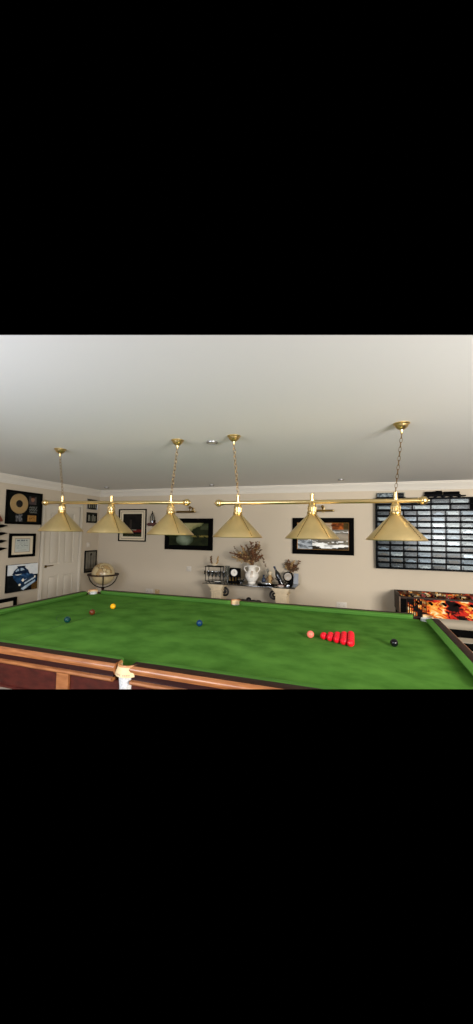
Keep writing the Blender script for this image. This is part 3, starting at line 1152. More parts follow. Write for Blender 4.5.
t = on_back('light_switch', 'pale square switch plate on the wall below the landscape painting', 'light switch', -1.571, 0.115)
plate(t, 0.088, 0.088, MT['plate'], 'switch')
t = on_back('wall_socket', 'white double socket low on the wall left of the console', 'wall socket', -2.36, -0.325)
plate(t, 0.150, 0.088, MT['plate'], 'socket')
t = on_back('wall_socket', 'beige single plate beside the white socket left of the console', 'wall socket', -2.195, -0.335)
plate(t, 0.088, 0.088, MT['tanplate'], 'socket')
t = on_back('wall_socket', 'white double socket low on the wall right of the console', 'wall socket', 1.03, -0.325)
plate(t, 0.150, 0.088, MT['plate'], 'socket')
t = on_left('light_switch', 'pale switch plate on the wall right of the door above the engraving', 'light switch', 2.80, 0.50)
plate(t, 0.088, 0.088, MT['plate'], 'switch')

# ------------------------------------------------------------------ globe
GX, GY = -2.93, 2.50
t = thing('floor_globe', 'antique cream globe in a dark horizon ring stand in the far left corner', 'globe', (GX, GY, 0))
GZ = BED + 0.020


def globe_mat():
    mt = mat('antique_map', (188, 168, 124), 0.35, coat=0.3)
    nt = mt.node_tree
    bs = nt.nodes['Principled BSDF']
    tc = nt.nodes.new('ShaderNodeTexCoord')
    n1 = nt.nodes.new('ShaderNodeTexNoise')
    n1.inputs['Scale'].default_value = 5.5
    n1.inputs['Detail'].default_value = 5
    r1 = nt.nodes.new('ShaderNodeValToRGB')
    el = r1.color_ramp.elements
    el[0].position, el[0].color = 0.0, (*lin((196, 178, 136)), 1)
    el[1].position, el[1].color = 1.0, (*lin((158, 124, 76)), 1)
    for p_, c_ in ((0.535, (192, 172, 128)), (0.55, (92, 70, 42)), (0.565, (170, 140, 92))):
        q_ = el.new(p_)
        q_.color = (*lin(c_), 1)
    nt.links.new(tc.outputs['Object'], n1.inputs['Vector'])
    nt.links.new(n1.outputs[0], r1.inputs[0])
    nt.links.new(r1.outputs[0], bs.inputs['Base Color'])
    return mt


MB().sphere((0, 0, GZ), 0.193, n=36, k=24).obj('globe_ball', globe_mat(), t)
b = MB()
n = 40
rg = []
for i in range(n):
    a_ = 2 * PI * i / n
    rg.append([Vector((r * math.cos(a_), r * math.sin(a_), GZ - 0.012 + z)) for r, z in ((0.206, -0.010), (0.262, -0.010), (0.262, 0.010), (0.206, 0.010))])
b.rings(rg, close=True)
b.obj('horizon_ring', MT['woodtop'], t)
rv = Vector((0.78, 0.62, 0))          # meridian seen broadside
b = MB()
for d in (rv, Vector((-rv.y, rv.x, 0))):
    b.tube([Vector((0, 0, GZ)) + d * (0.236 * math.cos(PI + PI * i / 20)) + Vector((0, 0, 0.236 * math.sin(PI + PI * i / 20))) for i in range(21)], 0.009, 8)
b.obj('cradle', MT['blackmatte'], t)
b = MB()
b.lathe([(0.018, GZ - 0.236), (0.03, GZ - 0.25), (0.02, GZ - 0.28), (0.034, GZ - 0.36), (0.022, GZ - 0.46), (0.040, 0.16), (0.046, 0.10), (0.03, 0.08)], (0, 0, 0), 16)
b.obj('pedestal', MT['woodtop'], t)
for i in range(3):
    a_ = 2 * PI * i / 3 + 0.4
    d = Vector((math.cos(a_), math.sin(a_), 0))
    MB().tube([d * 0.02 + Vector((0, 0, 0.13)), d * 0.10 + Vector((0, 0, 0.11)), d * 0.19 + Vector((0, 0, 0.04)), d * 0.235 + Vector((0, 0, 0.018))], [0.02, 0.018, 0.014, 0.018], 8).obj('foot', MT['woodtop'], t)

# ------------------------------------------------------------------ console table and what stands on it
CZ = BED - 0.030           # top of the glass
CX, CY = -0.335, 2.785
t = thing('console_table', 'glass-topped console on two pale stone pedestals against the back wall', 'console table', (CX, CY, 0))
MB().box((0, 0, CZ - 0.007), (1.46, 0.545, 0.014), bevel=0.004).obj('glass_top', MT['glassdark'], t)


def pedestal(x):
    b = MB()
    zt = CZ - 0.0145

    def slab(z0, z1, wx, wy):
        b.box((x, -0.01, (z0 + z1) / 2), (wx, wy, z1 - z0), bevel=0.004)
    slab(zt - 0.028, zt, 0.275, 0.36)
    slab(zt - 0.052, zt - 0.028, 0.245, 0.33)
    # cove under the cap
    for i in range(4):
        q = i / 4
        slab(zt - 0.052 - 0.010 * (i + 1), zt - 0.052 - 0.010 * i, 0.225 - 0.05 * q, 0.31 - 0.05 * q)
    slab(zt - 0.112, zt - 0.092, 0.176, 0.262)
    slab(zt - 0.135, zt - 0.112, 0.205, 0.29)
    slab(0.16, zt - 0.135, 0.170, 0.255)
    for i in range(5):
        b.box((x - 0.064 + 0.032 * i, -0.01 - 0.1275, (0.18 + zt - 0.15) / 2), (0.016, 0.010, zt - 0.33), bevel=0.004)
    for i in range(6):
        for s in (-1, 1):
            b.box((x + s * 0.085, -0.11 + 0.04 * i, (0.18 + zt - 0.15) / 2), (0.010, 0.018, zt - 0.33), bevel=0.004)
    slab(0.10, 0.16, 0.215, 0.30)
    slab(0.0, 0.10, 0.25, 0.34)
    b.obj('pedestal', MT['stone'], t)


P1, P2 = -0.545, 0.500
pedestal(P1)
pedestal(P2)


def spiral(cx, cz, r0, r1, a0, turns, y, n=40):
    return [(cx + (r0 + (r1 - r0) * i / n) * math.cos(a0 + turns * 2 * PI * i / n), y, cz + (r0 + (r1 - r0) * i / n) * math.sin(a0 + turns * 2 * PI * i / n)) for i in range(n + 1)]


for s, x in ((1, P1 + 0.105), (-1, P2 - 0.125)):
    pts = spiral(x, CZ - 0.165, 0.018, 0.088, 0 if s > 0 else PI, 1.6 * s, -0.03, 46)
    ex = pts[-1]
    pts += [(ex[0] - s * 0.02, -0.03, ex[2] - 0.12), (x - s * 0.10, -0.03, CZ - 0.50), (x - s * 0.105, -0.03, CZ - 0.62)]
    b = MB().tube(pts, [0.016] * len(pts), 8)
    b.sphere((x, -0.03, CZ - 0.165), 0.03, n=12, k=8)
    b.obj('iron_scroll', MT['iron'], t)
b = MB()
for s in (-1, 1):
    b.tube([(-0.035 + s * (0.02 + 0.36 * i / 12), -0.03, CZ - 0.285 - 0.10 * (i / 12) + 0.035 * math.sin(PI * min(1, i / 6))) for i in range(13)], [0.02 - 0.008 * i / 12 for i in range(13)], 8)
    b.tube([(-0.035 + s * 0.16 + s * 0.05 * math.cos(a_ * PI / 8), -0.03, CZ - 0.30 + 0.035 * math.sin(a_ * PI / 8)) for a_ in range(13)], 0.014, 8)
b.sphere((-0.035, -0.03, CZ - 0.26), 0.042, n=14, k=10)
b.tube([(-0.395, -0.03, CZ - 0.385), (-0.45, -0.03, CZ - 0.5), (-0.48, -0.03, CZ - 0.62)], 0.012, 8)
b.tube([(0.325, -0.03, CZ - 0.385), (0.38, -0.03, CZ - 0.5), (0.41, -0.03, CZ - 0.62)], 0.012, 8)
b.obj('iron_crosspiece', MT['iron'], t)


def con(name, label, cat, u, v, rz=0, group=None):
    return thing(name, label, cat, (u, v, CZ), rz, group)


# glass rack, figurine, glasses
t = con('glass_rack', 'black wire rack sheltering stemmed glasses at the left end of the console', 'rack', -0.958, 2.765)
b = MB()
rw, rd, rh = 0.262, 0.14, 0.236
for x in (-rw / 2, rw / 2):
    for y in (-rd / 2, rd / 2):
        b.tube([(x, y, 0), (x, y, rh)], 0.006, 8)
for z in (0.008, rh * 0.62):
    b.tube([(-rw / 2, -rd / 2, z), (rw / 2, -rd / 2, z), (rw / 2, rd / 2, z), (-rw / 2, rd / 2, z)], 0.004, 6, True)
b.obj('wire_frame', MT['blackmatte'], t)
MB().box((0, 0, rh + 0.004), (rw + 0.03, rd + 0.02, 0.010), bevel=0.003).obj('top_plate', MT['black'], t)
MB().box((-rw / 2 - 0.02, -rd / 2 + 0.02, 0.14), (0.022, 0.02, 0.06), bevel=0.004).obj('clip', MT['blackmatte'], t)


def glass_mesh():
    prof = [(0.028, 0), (0.029, 0.004), (0.006, 0.010), (0.004, 0.06), (0.012, 0.075), (0.026, 0.10), (0.029, 0.13), (0.026, 0.165)]
    b_ = MB()
    b_.lathe(prof + [(r - 0.002, z) for r, z in prof[:3:-1]], (0, 0, 0), 16, cap1=True)
    return b_


g0 = glass_mesh().obj('stemmed_glass', MT['glassgrey'])
spots = [(-1.052, 2.745), (-0.988, 2.745), (-0.924, 2.745), (-0.860, 2.745), (-0.780, 2.72)]
gl = ['first of the stemmed glasses under the rack, counted from its left end', 'second of the stemmed glasses under the rack, counted from its left end',
      'third of the stemmed glasses under the rack, counted from its left end', 'fourth of the stemmed glasses under the rack, counted from its left end',
      'stemmed glass outside the rack, between it and the clock']
for i, (x, y) in enumerate(spots):
    o = g0 if i == 0 else g0.copy()
    if i:
        COL.objects.link(o)
    o.location = (x, y, CZ + 0.0005)
    tag(o, gl[i], 'glass', 'stemmed glasses at the left of the console')

t = con('tall_glass_vase', 'tall clear cylinder vase standing behind the rack, left of the clock', 'vase', -0.765, 2.86)
prof = [(0.040, 0), (0.042, 0.008), (0.040, 0.02), (0.041, 0.25)]
MB().lathe(prof + [(r - 0.003, z) for r, z in prof[:0:-1]], (0, 0, 0), 20).obj('body', MT['glass'], t)
t.location.z += 0.0

t = thing('antler_figurine', 'small brown figurine with two upright branches on top of the glass rack', 'figurine', (-0.965, 2.765, CZ + rh + 0.0095))
b = MB().sphere((0, 0, 0.024), 0.024, 2.0, 1.0, 1.0, n=14, k=8)
b.obj('body', MT['stone'], t)
for s in (-1, 1):
    b = MB()
    b.tube([(s * 0.03, 0, 0.03), (s * 0.06, 0, 0.07), (s * 0.055, 0, 0.11), (s * 0.075, 0, 0.15)], [0.013, 0.011, 0.010, 0.006], 8)
    for i in range(7):
        b.sphere((s * 0.06 + 0.03 * (hash2(i, s + 3) - 0.5), 0.02 * (hash2(i, 9) - 0.5), 0.06 + 0.016 * i), 0.010, n=8, k=6)
    b.obj('branch', MT['dried'] if s < 0 else MT['dried3'], t)

t = con('silver_dish', 'small bright silver dish at the front of the console before the rack', 'dish', -0.840, 2.605)
b = MB().lathe([(0.04, 0), (0.05, 0.004), (0.072, 0.022), (0.075, 0.025), (0.071, 0.024), (0.045, 0.008)], (0, 0, 0), 28)
b.obj('bowl', MT['silver'], t)
MB().box((0.0, 0, 0.018), (0.10, 0.035, 0.012), Matrix.Rotation(0.2, 3, 'Z'), bevel=0.004).obj('folded_cloth', MT['porcelain'], t)

# mantel clock on a dark stand
t = con('mantel_clock', 'square black clock with white dial standing left of the white vase', 'clock', -0.600, 2.75)
MB().box((0, 0, 0.015), (0.20, 0.12, 0.03), bevel=0.006).obj('base', MT['black'], t)
b = MB()
for x in (-0.075, -0.025, 0.025, 0.075):
    b.lathe([(0.010, 0.03), (0.007, 0.045), (0.007, 0.075), (0.010, 0.088)], (x, -0.03, 0), 10)
b.obj('column', MT['brassdark'], t)
MB().box((0, 0.01, 0.06), (0.17, 0.07, 0.06)).obj('plinth', MT['blackmatte'], t)
MB().box((0, 0, 0.158), (0.172, 0.085, 0.142), bevel=0.006).obj('case', MT['black'], t)
MB().lathe([(0.053, 0), (0.053, 0.004), (0.045, 0.0045)], (0, -0.0425, 0.160), 28, Mx).obj('dial', MT['porcelain'], t)
MB().lathe([(0.052, 0), (0.058, 0.0), (0.058, 0.006), (0.052, 0.006)], (0, -0.0425, 0.160), 28, Mx, cap0=False, cap1=False).obj('bezel', MT['silver'], t)
b = MB()
b.box((0, -0.0482, 0.160 + 0.016), (0.004, 0.001, 0.036))
b.box((0.010, -0.0482, 0.160 - 0.004), (0.024, 0.001, 0.004))
b.obj('hand', MT['black'], t)

t = con('dark_bowl', 'low dark footed bowl between the clock and the white vase', 'bowl', -0.455, 2.62)
MB().lathe([(0.03, 0), (0.032, 0.006), (0.018, 0.014), (0.02, 0.024), (0.055, 0.05), (0.066, 0.075), (0.062, 0.074), (0.02, 0.032)], (0, 0, 0), 20).obj('body', MT['glassdark'], t)

# white vase with two handles
VX, VY = -0.322, 2.76
t = con('porcelain_vase', 'large white two-handled vase in the middle of the console', 'vase', VX, VY)
prof = [(0.060, 0), (0.065, 0.010), (0.055, 0.022), (0.080, 0.05), (0.106, 0.10), (0.110, 0.135), (0.098, 0.165), (0.062, 0.195), (0.056, 0.215), (0.062, 0.25),
        (0.082, 0.285), (0.086, 0.290)]
b = MB().lathe(prof + [(r - 0.006, z) for r, z in prof[:1:-1]], (0, 0, 0), 32)
b.obj('body', MT['porcelain'], t)
for s in (-1, 1):
    MB().tube([(s * 0.070, 0, 0.265), (s * 0.115, 0, 0.262), (s * 0.128, 0, 0.225), (s * 0.100, 0, 0.185), (s * 0.088, 0, 0.168)], [0.008] * 5, 8).obj('handle', MT['porcelain'], t)
b = MB()
for x in (0.012, 0.032):
    b.tube([(x, -0.066 - 0.0, 0.20), (x, -0.100, 0.17), (x, -0.109, 0.135), (x, -0.106, 0.10)], 0.003, 6)
b.obj('gilt_stripe', MT['goldflat'], t)


def leaf(b, p, d, ln, wd, rnd):
    d = d.normalized()
    sd = d.cross(Vector((rnd.uniform(-1, 1), rnd.uniform(-1, 1), rnd.uniform(-0.4, 1)))).normalized()
    nn = d.cross(sd)
    q = [p, p + d * ln * 0.35 + sd * wd + nn * 0.004, p + d * ln * 0.7 + sd * wd * 0.7, p + d * ln, p + d * ln * 0.7 - sd * wd * 0.7, p + d * ln * 0.35 - sd * wd + nn * 0.004]
    top = [b.bm.verts.new(x + nn * 0.0012) for x in q]
    bot = [b.bm.verts.new(x - nn * 0.0012) for x in q]
    b._f(top)
    b._f(bot[::-1])
    for i in range(6):
        b._f([top[i], bot[i], bot[(i + 1) % 6], top[(i + 1) % 6]])


t = thing('dried_flowers', 'spreading bunch of brown dried flowers standing in the white vase', 'flowers', (VX, VY, CZ + 0.02))
rnd = random.Random(12)
# (tip dx, tip dz, kind)
tips = [(-0.305, 0.540, 'spray'), (-0.325, 0.455, 'leafy'), (-0.30, 0.375, 'leafy'), (-0.26, 0.43, 'leafy'), (-0.20, 0.565, 'spike'), (-0.15, 0.52, 'leafy'),
        (-0.11, 0.585, 'spike'), (-0.02, 0.625, 'leafy'), (0.06, 0.520, 'head'), (0.09, 0.560, 'head'), (0.08, 0.640, 'spike'), (0.145, 0.650, 'spray'),
        (0.16, 0.520, 'spike'), (0.03, 0.460, 'head'), (-0.24, 0.35, 'spray'), (0.205, 0.240, 'droop'), (-0.17, 0.42, 'leafy'), (-0.08, 0.46, 'leafy'),
        (-0.10, 0.40, 'head'), (0.07, 0.43, 'leafy'), (-0.20, 0.47, 'leafy'), (-0.13, 0.37, 'leafy'), (-0.22, 0.39, 'leafy'), (0.015, 0.55, 'spike'),
        (-0.05, 0.53, 'leafy'), (0.13, 0.41, 'leafy')]
for i, (dx, dz, kind) in enumerate(tips):
    b = MB()
    y1 = rnd.uniform(-0.09, 0.09)
    p0 = Vector((rnd.uniform(-0.02, 0.02), rnd.uniform(-0.02, 0.02), 0.02))
    p1 = Vector((dx * 0.10, y1 * 0.2, 0.285))
    p3 = Vector((dx, y1, dz))
    p2 = p1.lerp(p3, 0.5) + Vector((0, 0, 0.03))
    if kind == 'droop':
        p2 = Vector((0.14, y1, 0.40))
    P = [p0, p1, p1.lerp(p2, 0.5), p2, p2.lerp(p3, 0.5), p3]
    b.tube(P, [0.004, 0.004, 0.0035, 0.003, 0.003, 0.002], 6)
    mt = [MT['dried'], MT['dried2'], MT['dried3']][i % 3] if kind != 'head' else MT['dried2']
    if kind in ('leafy', 'spike', 'droop'):
        cnt = {'leafy': 26, 'spike': 22, 'droop': 24}[kind]
        for j in range(cnt):
            q = 0.15 + 0.85 * j / cnt if kind != 'spike' else 0.35 + 0.65 * j / cnt
            pp = p1.lerp(p2, min(1, q * 2)) if q < 0.5 else p2.lerp(p3, (q - 0.5) * 2)
            dd = (p3 - p1).normalized() * 0.6 + Vector((rnd.uniform(-1, 1), rnd.uniform(-1, 1), rnd.uniform(-0.6, 0.8)))
            leaf(b, pp, dd, 0.055 if kind == 'leafy' else 0.035, 0.011 if kind == 'leafy' else 0.007, rnd)
    elif kind == 'head':
        b.sphere(tuple(p3), 0.026, 1, 1, 0.8, n=12, k=8)
        for j in range(34):
            dd = Vector((rnd.gauss(0, 1), rnd.gauss(0, 1), rnd.gauss(0.4, 1))).normalized()
            leaf(b, p3 + dd * 0.02, dd, 0.035, 0.010, rnd)
    else:
        for j in range(9):
            q = 0.4 + 0.6 * j / 9
            pp = p1.lerp(p3, q)
            dd = Vector((rnd.uniform(-1, 1), rnd.uniform(-1, 1), rnd.uniform(-0.2, 1))).normalized()
            b.tube([pp, pp + dd * 0.045], 0.0018, 5)
            b.sphere(tuple(pp + dd * 0.048), 0.009, n=8, k=6)
    b.obj('flower_stem', mt, t)

# right-hand group
t = con('blue_ornament', 'small dark blue glass ornament right of the white vase', 'ornament', -0.125, 2.74)
MB().lathe([(0.028, 0), (0.030, 0.008), (0.022, 0.016), (0.034, 0.05), (0.030, 0.085), (0.013, 0.105), (0.012, 0.13), (0.020, 0.145), (0.018, 0.146), (0.009, 0.12)], (0, 0, 0), 18).obj('body', MT['navy'], t)
t = con('clear_decanter', 'clear round decanter with stopper behind the dark tray', 'decanter', -0.09, 2.88)
MB().lathe([(0.05, 0), (0.056, 0.01), (0.058, 0.08), (0.040, 0.115), (0.016, 0.135), (0.016, 0.165), (0.022, 0.17)], (0, 0, 0), 20).obj('body', MT['glass'], t)
MB().lathe([(0.010, 0.165), (0.012, 0.175), (0.024, 0.19), (0.026, 0.21), (0.012, 0.228)], (0, 0, 0), 14).obj('stopper', MT['glass'], t)

t = con('black_tray', 'oval black tray at the front right of the console', 'tray', -0.050, 2.595)
b = MB()
b.lathe([(0.11, 0), (0.14, 0.010), (0.152, 0.024), (0.148, 0.026), (0.13, 0.012), (0.08, 0.008)], (0, 0, 0), 32)
for v in b.bm.verts:
    v.co.y *= 0.40
b.obj('body', MT['black'], t)
t = thing('silver_ornament', 'bright silver ornament lying on the oval black tray', 'ornament', (-0.045, 2.595, CZ + 0.0095))
b = MB().sphere((0, 0, 0.022), 0.022, 3.6, 1.3, 1, n=18, k=10)
b.obj('body', MT['silver'], t)
MB().tube([(-0.07, 0, 0.03), (-0.10, 0, 0.05), (-0.12, 0, 0.045)], [0.008, 0.006, 0.003], 8).obj('spout', MT['silver'], t)

t = con('brown_figurine', 'brown and cream standing figurine behind the tray, left of the black bottle', 'figurine', -0.030, 2.765)
MB().lathe([(0.045, 0), (0.047, 0.012), (0.030, 0.02), (0.028, 0.05), (0.036, 0.09), (0.030, 0.13), (0.014, 0.15)], (0, 0, 0), 16).obj('body', MT['dried3'], t)
MB().sphere((0.0, 0, 0.172), 0.030, 1, 1, 1.1, n=14, k=10).obj('head', MT['stone'], t)
b = MB()
for s in (-1, 1):
    b.tube([(s * 0.03, -0.01, 0.12), (s * 0.055, -0.02, 0.085), (s * 0.03, -0.04, 0.055)], [0.012, 0.011, 0.008], 8)
b.obj('arms', MT['dried'], t)

t = con('bottle_cradle', 'black curled holder under the tilted bottle at the console front', 'bottle holder', 0.158, 2.70)
b = MB()
for y in (-0.048, 0.048):
    b.tube([(-0.100, y, 0.006), (0.075, y, 0.006), (0.095, y, 0.03), (0.075, y, 0.06), (0.02, y, 0.07), (-0.05, y, 0.085), (-0.085, y, 0.112)], 0.006, 8)
b.tube([(-0.100, -0.048, 0.006), (-0.100, 0.048, 0.006)], 0.006, 8)
b.tube([(-0.0825, -0.048, 0.112), (-0.0825, 0.048, 0.112)], 0.006, 8)
b.obj('wire', MT['blackmatte'], t)
t = con('wine_bottle', 'tilted black wine bottle leaning left above the black holder', 'bottle', 0.158, 2.70)
M = Matrix.Rotation(R(-24), 3, 'Y')
prof = [(0.030, 0.0), (0.037, 0.006), (0.038, 0.02), (0.038, 0.165), (0.032, 0.195), (0.017, 0.225), (0.014, 0.24), (0.014, 0.285), (0.016, 0.288), (0.016, 0.30), (0.012, 0.302)]
off = Vector((0.012, 0, 0.0126))
MB().lathe(prof, off, 24, M).obj('body', MT['bottle'], t)
MB().lathe([(0.0146, 0.248), (0.0148, 0.284), (0.0168, 0.288), (0.0168, 0.301), (0.0125, 0.304)], off, 20, M, cap0=False).obj('capsule', MT['navy'], t)
t = con('shell_dish', 'pale shallow dish with dark rim at the console front right', 'dish', 0.178, 2.578)
MB().lathe([(0.035, 0), (0.04, 0.004), (0.054, 0.016), (0.056, 0.019), (0.04, 0.008)], (0, 0, 0), 22).obj('body', MT['porcelain'], t)
MB().tube([(0.055 * math.cos(2 * PI * i / 24), 0.055 * math.sin(2 * PI * i / 24), 0.019) for i in range(24)], 0.004, 6, True).obj('rim', MT['rustred'], t)
t = con('dark_ornament', 'low black ornament with silver face at the console front right corner', 'ornament', 0.290, 2.62)
MB().box((0, 0, 0.018), (0.09, 0.05, 0.036), bevel=0.010).obj('body', MT['black'], t)
MB().box((-0.01, -0.026, 0.020), (0.05, 0.006, 0.018), bevel=0.002).obj('plate', MT['silver'], t)

t = con('standing_plate', 'round pale plate in a dark ring stand before the dried sprigs', 'plate', 0.232, 2.86)
Mp = Matrix.Rotation(PI / 2 - 0.2, 3, 'X')
MB().lathe([(0.058, 0), (0.059, 0.006), (0.040, 0.004), (0.02, 0.008)], (0, -0.0, 0.12), 28, Mp).obj('plate', mat('pale_plate', (150, 138, 122), 0.35, 0.2), t)
MB().tube([Vector((0, 0, 0.12)) + Mp @ Vector((0.068 * math.cos(2 * PI * i / 28), 0.068 * math.sin(2 * PI * i / 28), 0.002)) for i in range(28)], 0.010, 8, True).obj('ring', MT['black'], t)
b = MB()
b.tube([(-0.06, -0.04, 0.006), (-0.025, 0.012, 0.05), (0.0, 0.05, 0.006)], 0.006, 6)
b.tube([(0.06, -0.04, 0.006), (0.025, 0.012, 0.05), (0.0, 0.05, 0.006)], 0.006, 6)
b.obj('foot', MT['black'], t)
t = con('sprig_vase', 'small dark vase holding dried sprigs at the right end of the console', 'vase', 0.255, 2.99)
MB().lathe([(0.035, 0), (0.038, 0.01), (0.050, 0.06), (0.045, 0.11), (0.024, 0.15), (0.030, 0.168), (0.027, 0.168), (0.021, 0.15), (0.042, 0.11), (0.046, 0.06), (0.034, 0.012)], (0, 0, 0), 18).obj('body', MT['slate'], t)
t = thing('dried_sprigs', 'brown dried sprigs in the small dark vase at the console right', 'flowers', (0.255, 2.99, CZ + 0.012))
for i, (dx, dz) in enumerate([(-0.06, 0.33), (-0.02, 0.345), (-0.045, 0.28), (0.02, 0.29), (0.10, 0.26), (0.15, 0.33), (0.07, 0.22), (-0.08, 0.25), (0.12, 0.20), (-0.03, 0.25), (-0.09, 0.30), (0.04, 0.33), (-0.01, 0.22), (0.06, 0.27)]):
    b = MB()
    y1 = rnd.uniform(-0.04, 0.03)
    p0, p1, p3 = Vector((0, 0, 0.01)), Vector((dx * 0.08, 0, 0.160)), Vector((dx + 0.0, y1 - 0.01, dz + 0.02))
    b.tube([p0, p1, p1.lerp(p3, 0.5) + Vector((0, 0, 0.012)), p3], 0.002, 6)
    for j in range(16):
        pp = p1.lerp(p3, 0.35 + 0.65 * j / 16)
        leaf(b, pp, Vector((rnd.uniform(-1, 1), rnd.uniform(-1, 1), rnd.uniform(-0.3, 1))), 0.038, 0.012, rnd)
    b.obj('sprig', [MT['dried'], MT['dried2'], MT['dried'], MT['dried3']][i % 4], t)
t = con('blue_card', 'pale blue card leaning at the back right corner of the console', 'card', 0.345, 2.93)
MB().box((0, 0.018, 0.083), (0.075, 0.003, 0.166), Matrix.Rotation(-0.12, 3, 'X')).obj('card', MT['bluecard'], t)
MB().prism([(-0.03, 0), (0.0, 0), (0.008, 0.06)], 0.01, lambda y, z, q: (q - 0.005, y + 0.05, z)).obj('prop', MT['bluecard'], t)

# ------------------------------------------------------------------ wall display case
K0, K1, KZ0, KZ1, KV = 1.524, 3.02, 0.268, 1.310, 2.975
t = on_back('display_case', 'large black wall case of twelve shelves above the games table', 'display case', (K0 + K1) / 2, 0)
hw = (K1 - K0) / 2
dp = VB - KV
b = MB()
for s in (-1, 1):
    b.box((s * (hw - 0.008), -dp / 2, (KZ0 + KZ1) / 2), (0.016, dp, KZ1 - KZ0), bevel=0.002)
for z in (KZ0 + 0.008, KZ1 - 0.008):
    b.box((0, -dp / 2, z), (2 * hw - 0.032, dp, 0.016), bevel=0.002)
b.obj('frame', MT['slate'], t)
MB().box((0, -0.004, (KZ0 + KZ1) / 2), (2 * hw - 0.03, 0.008, KZ1 - KZ0 - 0.03)).obj('back', MT['black'], t)
NR = 12
pit = (KZ1 - KZ0 - 0.016) / NR
for i in range(1, NR):
    MB().box((0, -dp / 2 - 0.004, KZ0 + 0.016 - 0.004 + i * pit - 0.002), (2 * hw - 0.032, dp - 0.010, 0.007)).obj('shelf', MT['slate'], t)

tones = [mat('model_' + n_, c_, r_, m_, noise=0.45, scale=26) for n_, c_, r_, m_ in (
    ('silver', (196, 202, 206), 0.3, 0.3), ('pale_grey', (168, 170, 168), 0.4, 0.1), ('charcoal', (62, 64, 66), 0.4, 0.1), ('dark', (34, 36, 38), 0.4, 0.0),
    ('blue_grey', (116, 128, 138), 0.35, 0.1), ('white', (226, 226, 220), 0.4, 0.0), ('brown', (112, 96, 80), 0.5, 0.0))]
cards = [mat('card_' + n_, c_, 0.5, 0, noise=0.4, scale=30) for n_, c_ in (('pale', (172, 174, 172)), ('mid', (104, 106, 106)), ('dark', (36, 37, 38)), ('white', (212, 213, 210)), ('bluish', (138, 148, 156)))]
_cache = {}


def model_mesh(wd, kind):
    b = MB()
    ln = wd * 0.80
    if kind == 0:      # saloon outline
        P = [(-0.5, 0.10), (-0.5, 0.42), (-0.30, 0.50), (-0.16, 0.92), (0.14, 0.92), (0.30, 0.50), (0.5, 0.40), (0.5, 0.10)]
    elif kind == 1:    # van outline
        P = [(-0.5, 0.10), (-0.5, 0.95), (0.26, 0.95), (0.38, 0.55), (0.5, 0.48), (0.5, 0.10)]
    else:              # long low outline
        P = [(-0.5, 0.10), (-0.5, 0.50), (-0.2, 0.52), (-0.08, 0.72), (0.06, 0.72), (0.12, 0.52), (0.5, 0.44), (0.5, 0.10)]
    b.prism([(x * ln, z * 0.040) for x, z in P], 0.030, lambda x, z, q: (x, q - 0.015, z))
    for x in (-0.3, 0.3):
        for y in (-0.0155, 0.0155):
            b.lathe([(0.009, -0.003), (0.009, 0.003)], (x * ln, y, 0.008), 10, Mx)
    return b


def display_box(u, z, wd, hgt, tone, card, kind, label):
    t_ = thing('display_box', label, 'display box', (u, KV + 0.036, BED + z), 0, 'clear-fronted boxes in the wall case')
    key = (round(wd, 3),)
    if key not in _cache:
        o1 = MB().box((0, 0, 0.004), (wd, 0.058, 0.008), bevel=0.0015).obj('base', MT['black'], t_)
        o2 = MB().box((0, 0.026, 0.008 + (hgt - 0.010) / 2), (wd - 0.004, 0.003, hgt - 0.010)).obj('backing_card', cards[0], t_)
        bb = MB()
        bb.box((0, -0.0275, 0.008 + (hgt - 0.009) / 2), (wd - 0.002, 0.002, hgt - 0.009))
        bb.box((0, 0.0, hgt - 0.001), (wd - 0.002, 0.053, 0.002))
        o3 = bb.obj('cover', MT['acrylic'], t_)
        ms = {}
        for kd in range(3):
            om = model_mesh(wd, kd).obj('model', tones[0], t_)
            ms[kd] = om.data
            bpy.data.objects.remove(om)
        _cache[key] = (o1.data, o2.data, o3.data, ms)
        for o_ in (o1, o2, o3):
            bpy.data.objects.remove(o_)
    d1, d2, d3, ms = _cache[key]
    for nm, dt, mt in (('base', d1, None), ('backing_card', d2, card), ('cover', d3, None), ('model', ms[kind], tone)):
        o_ = bpy.data.objects.new(nm, dt)
        COL.objects.link(o_)
        o_.parent = t_
        if nm == 'model':
            o_.location = (0, -0.002, 0.008)
        if mt is not None:
            o_.material_slots[0].link = 'OBJECT'
            o_.material_slots[0].material = mt


NUM = ['', 'first', 'second', 'third', 'fourth', 'fifth', 'sixth', 'seventh', 'eighth', 'ninth', 'tenth', 'eleventh', 'twelfth']


def px_of(p):
    q = Vector(p) - CAM
    return 236.5 + 353.49 * q.dot(right) / q.dot(fwd), 512 - 353.49 * q.dot(upv) / q.dot(fwd)


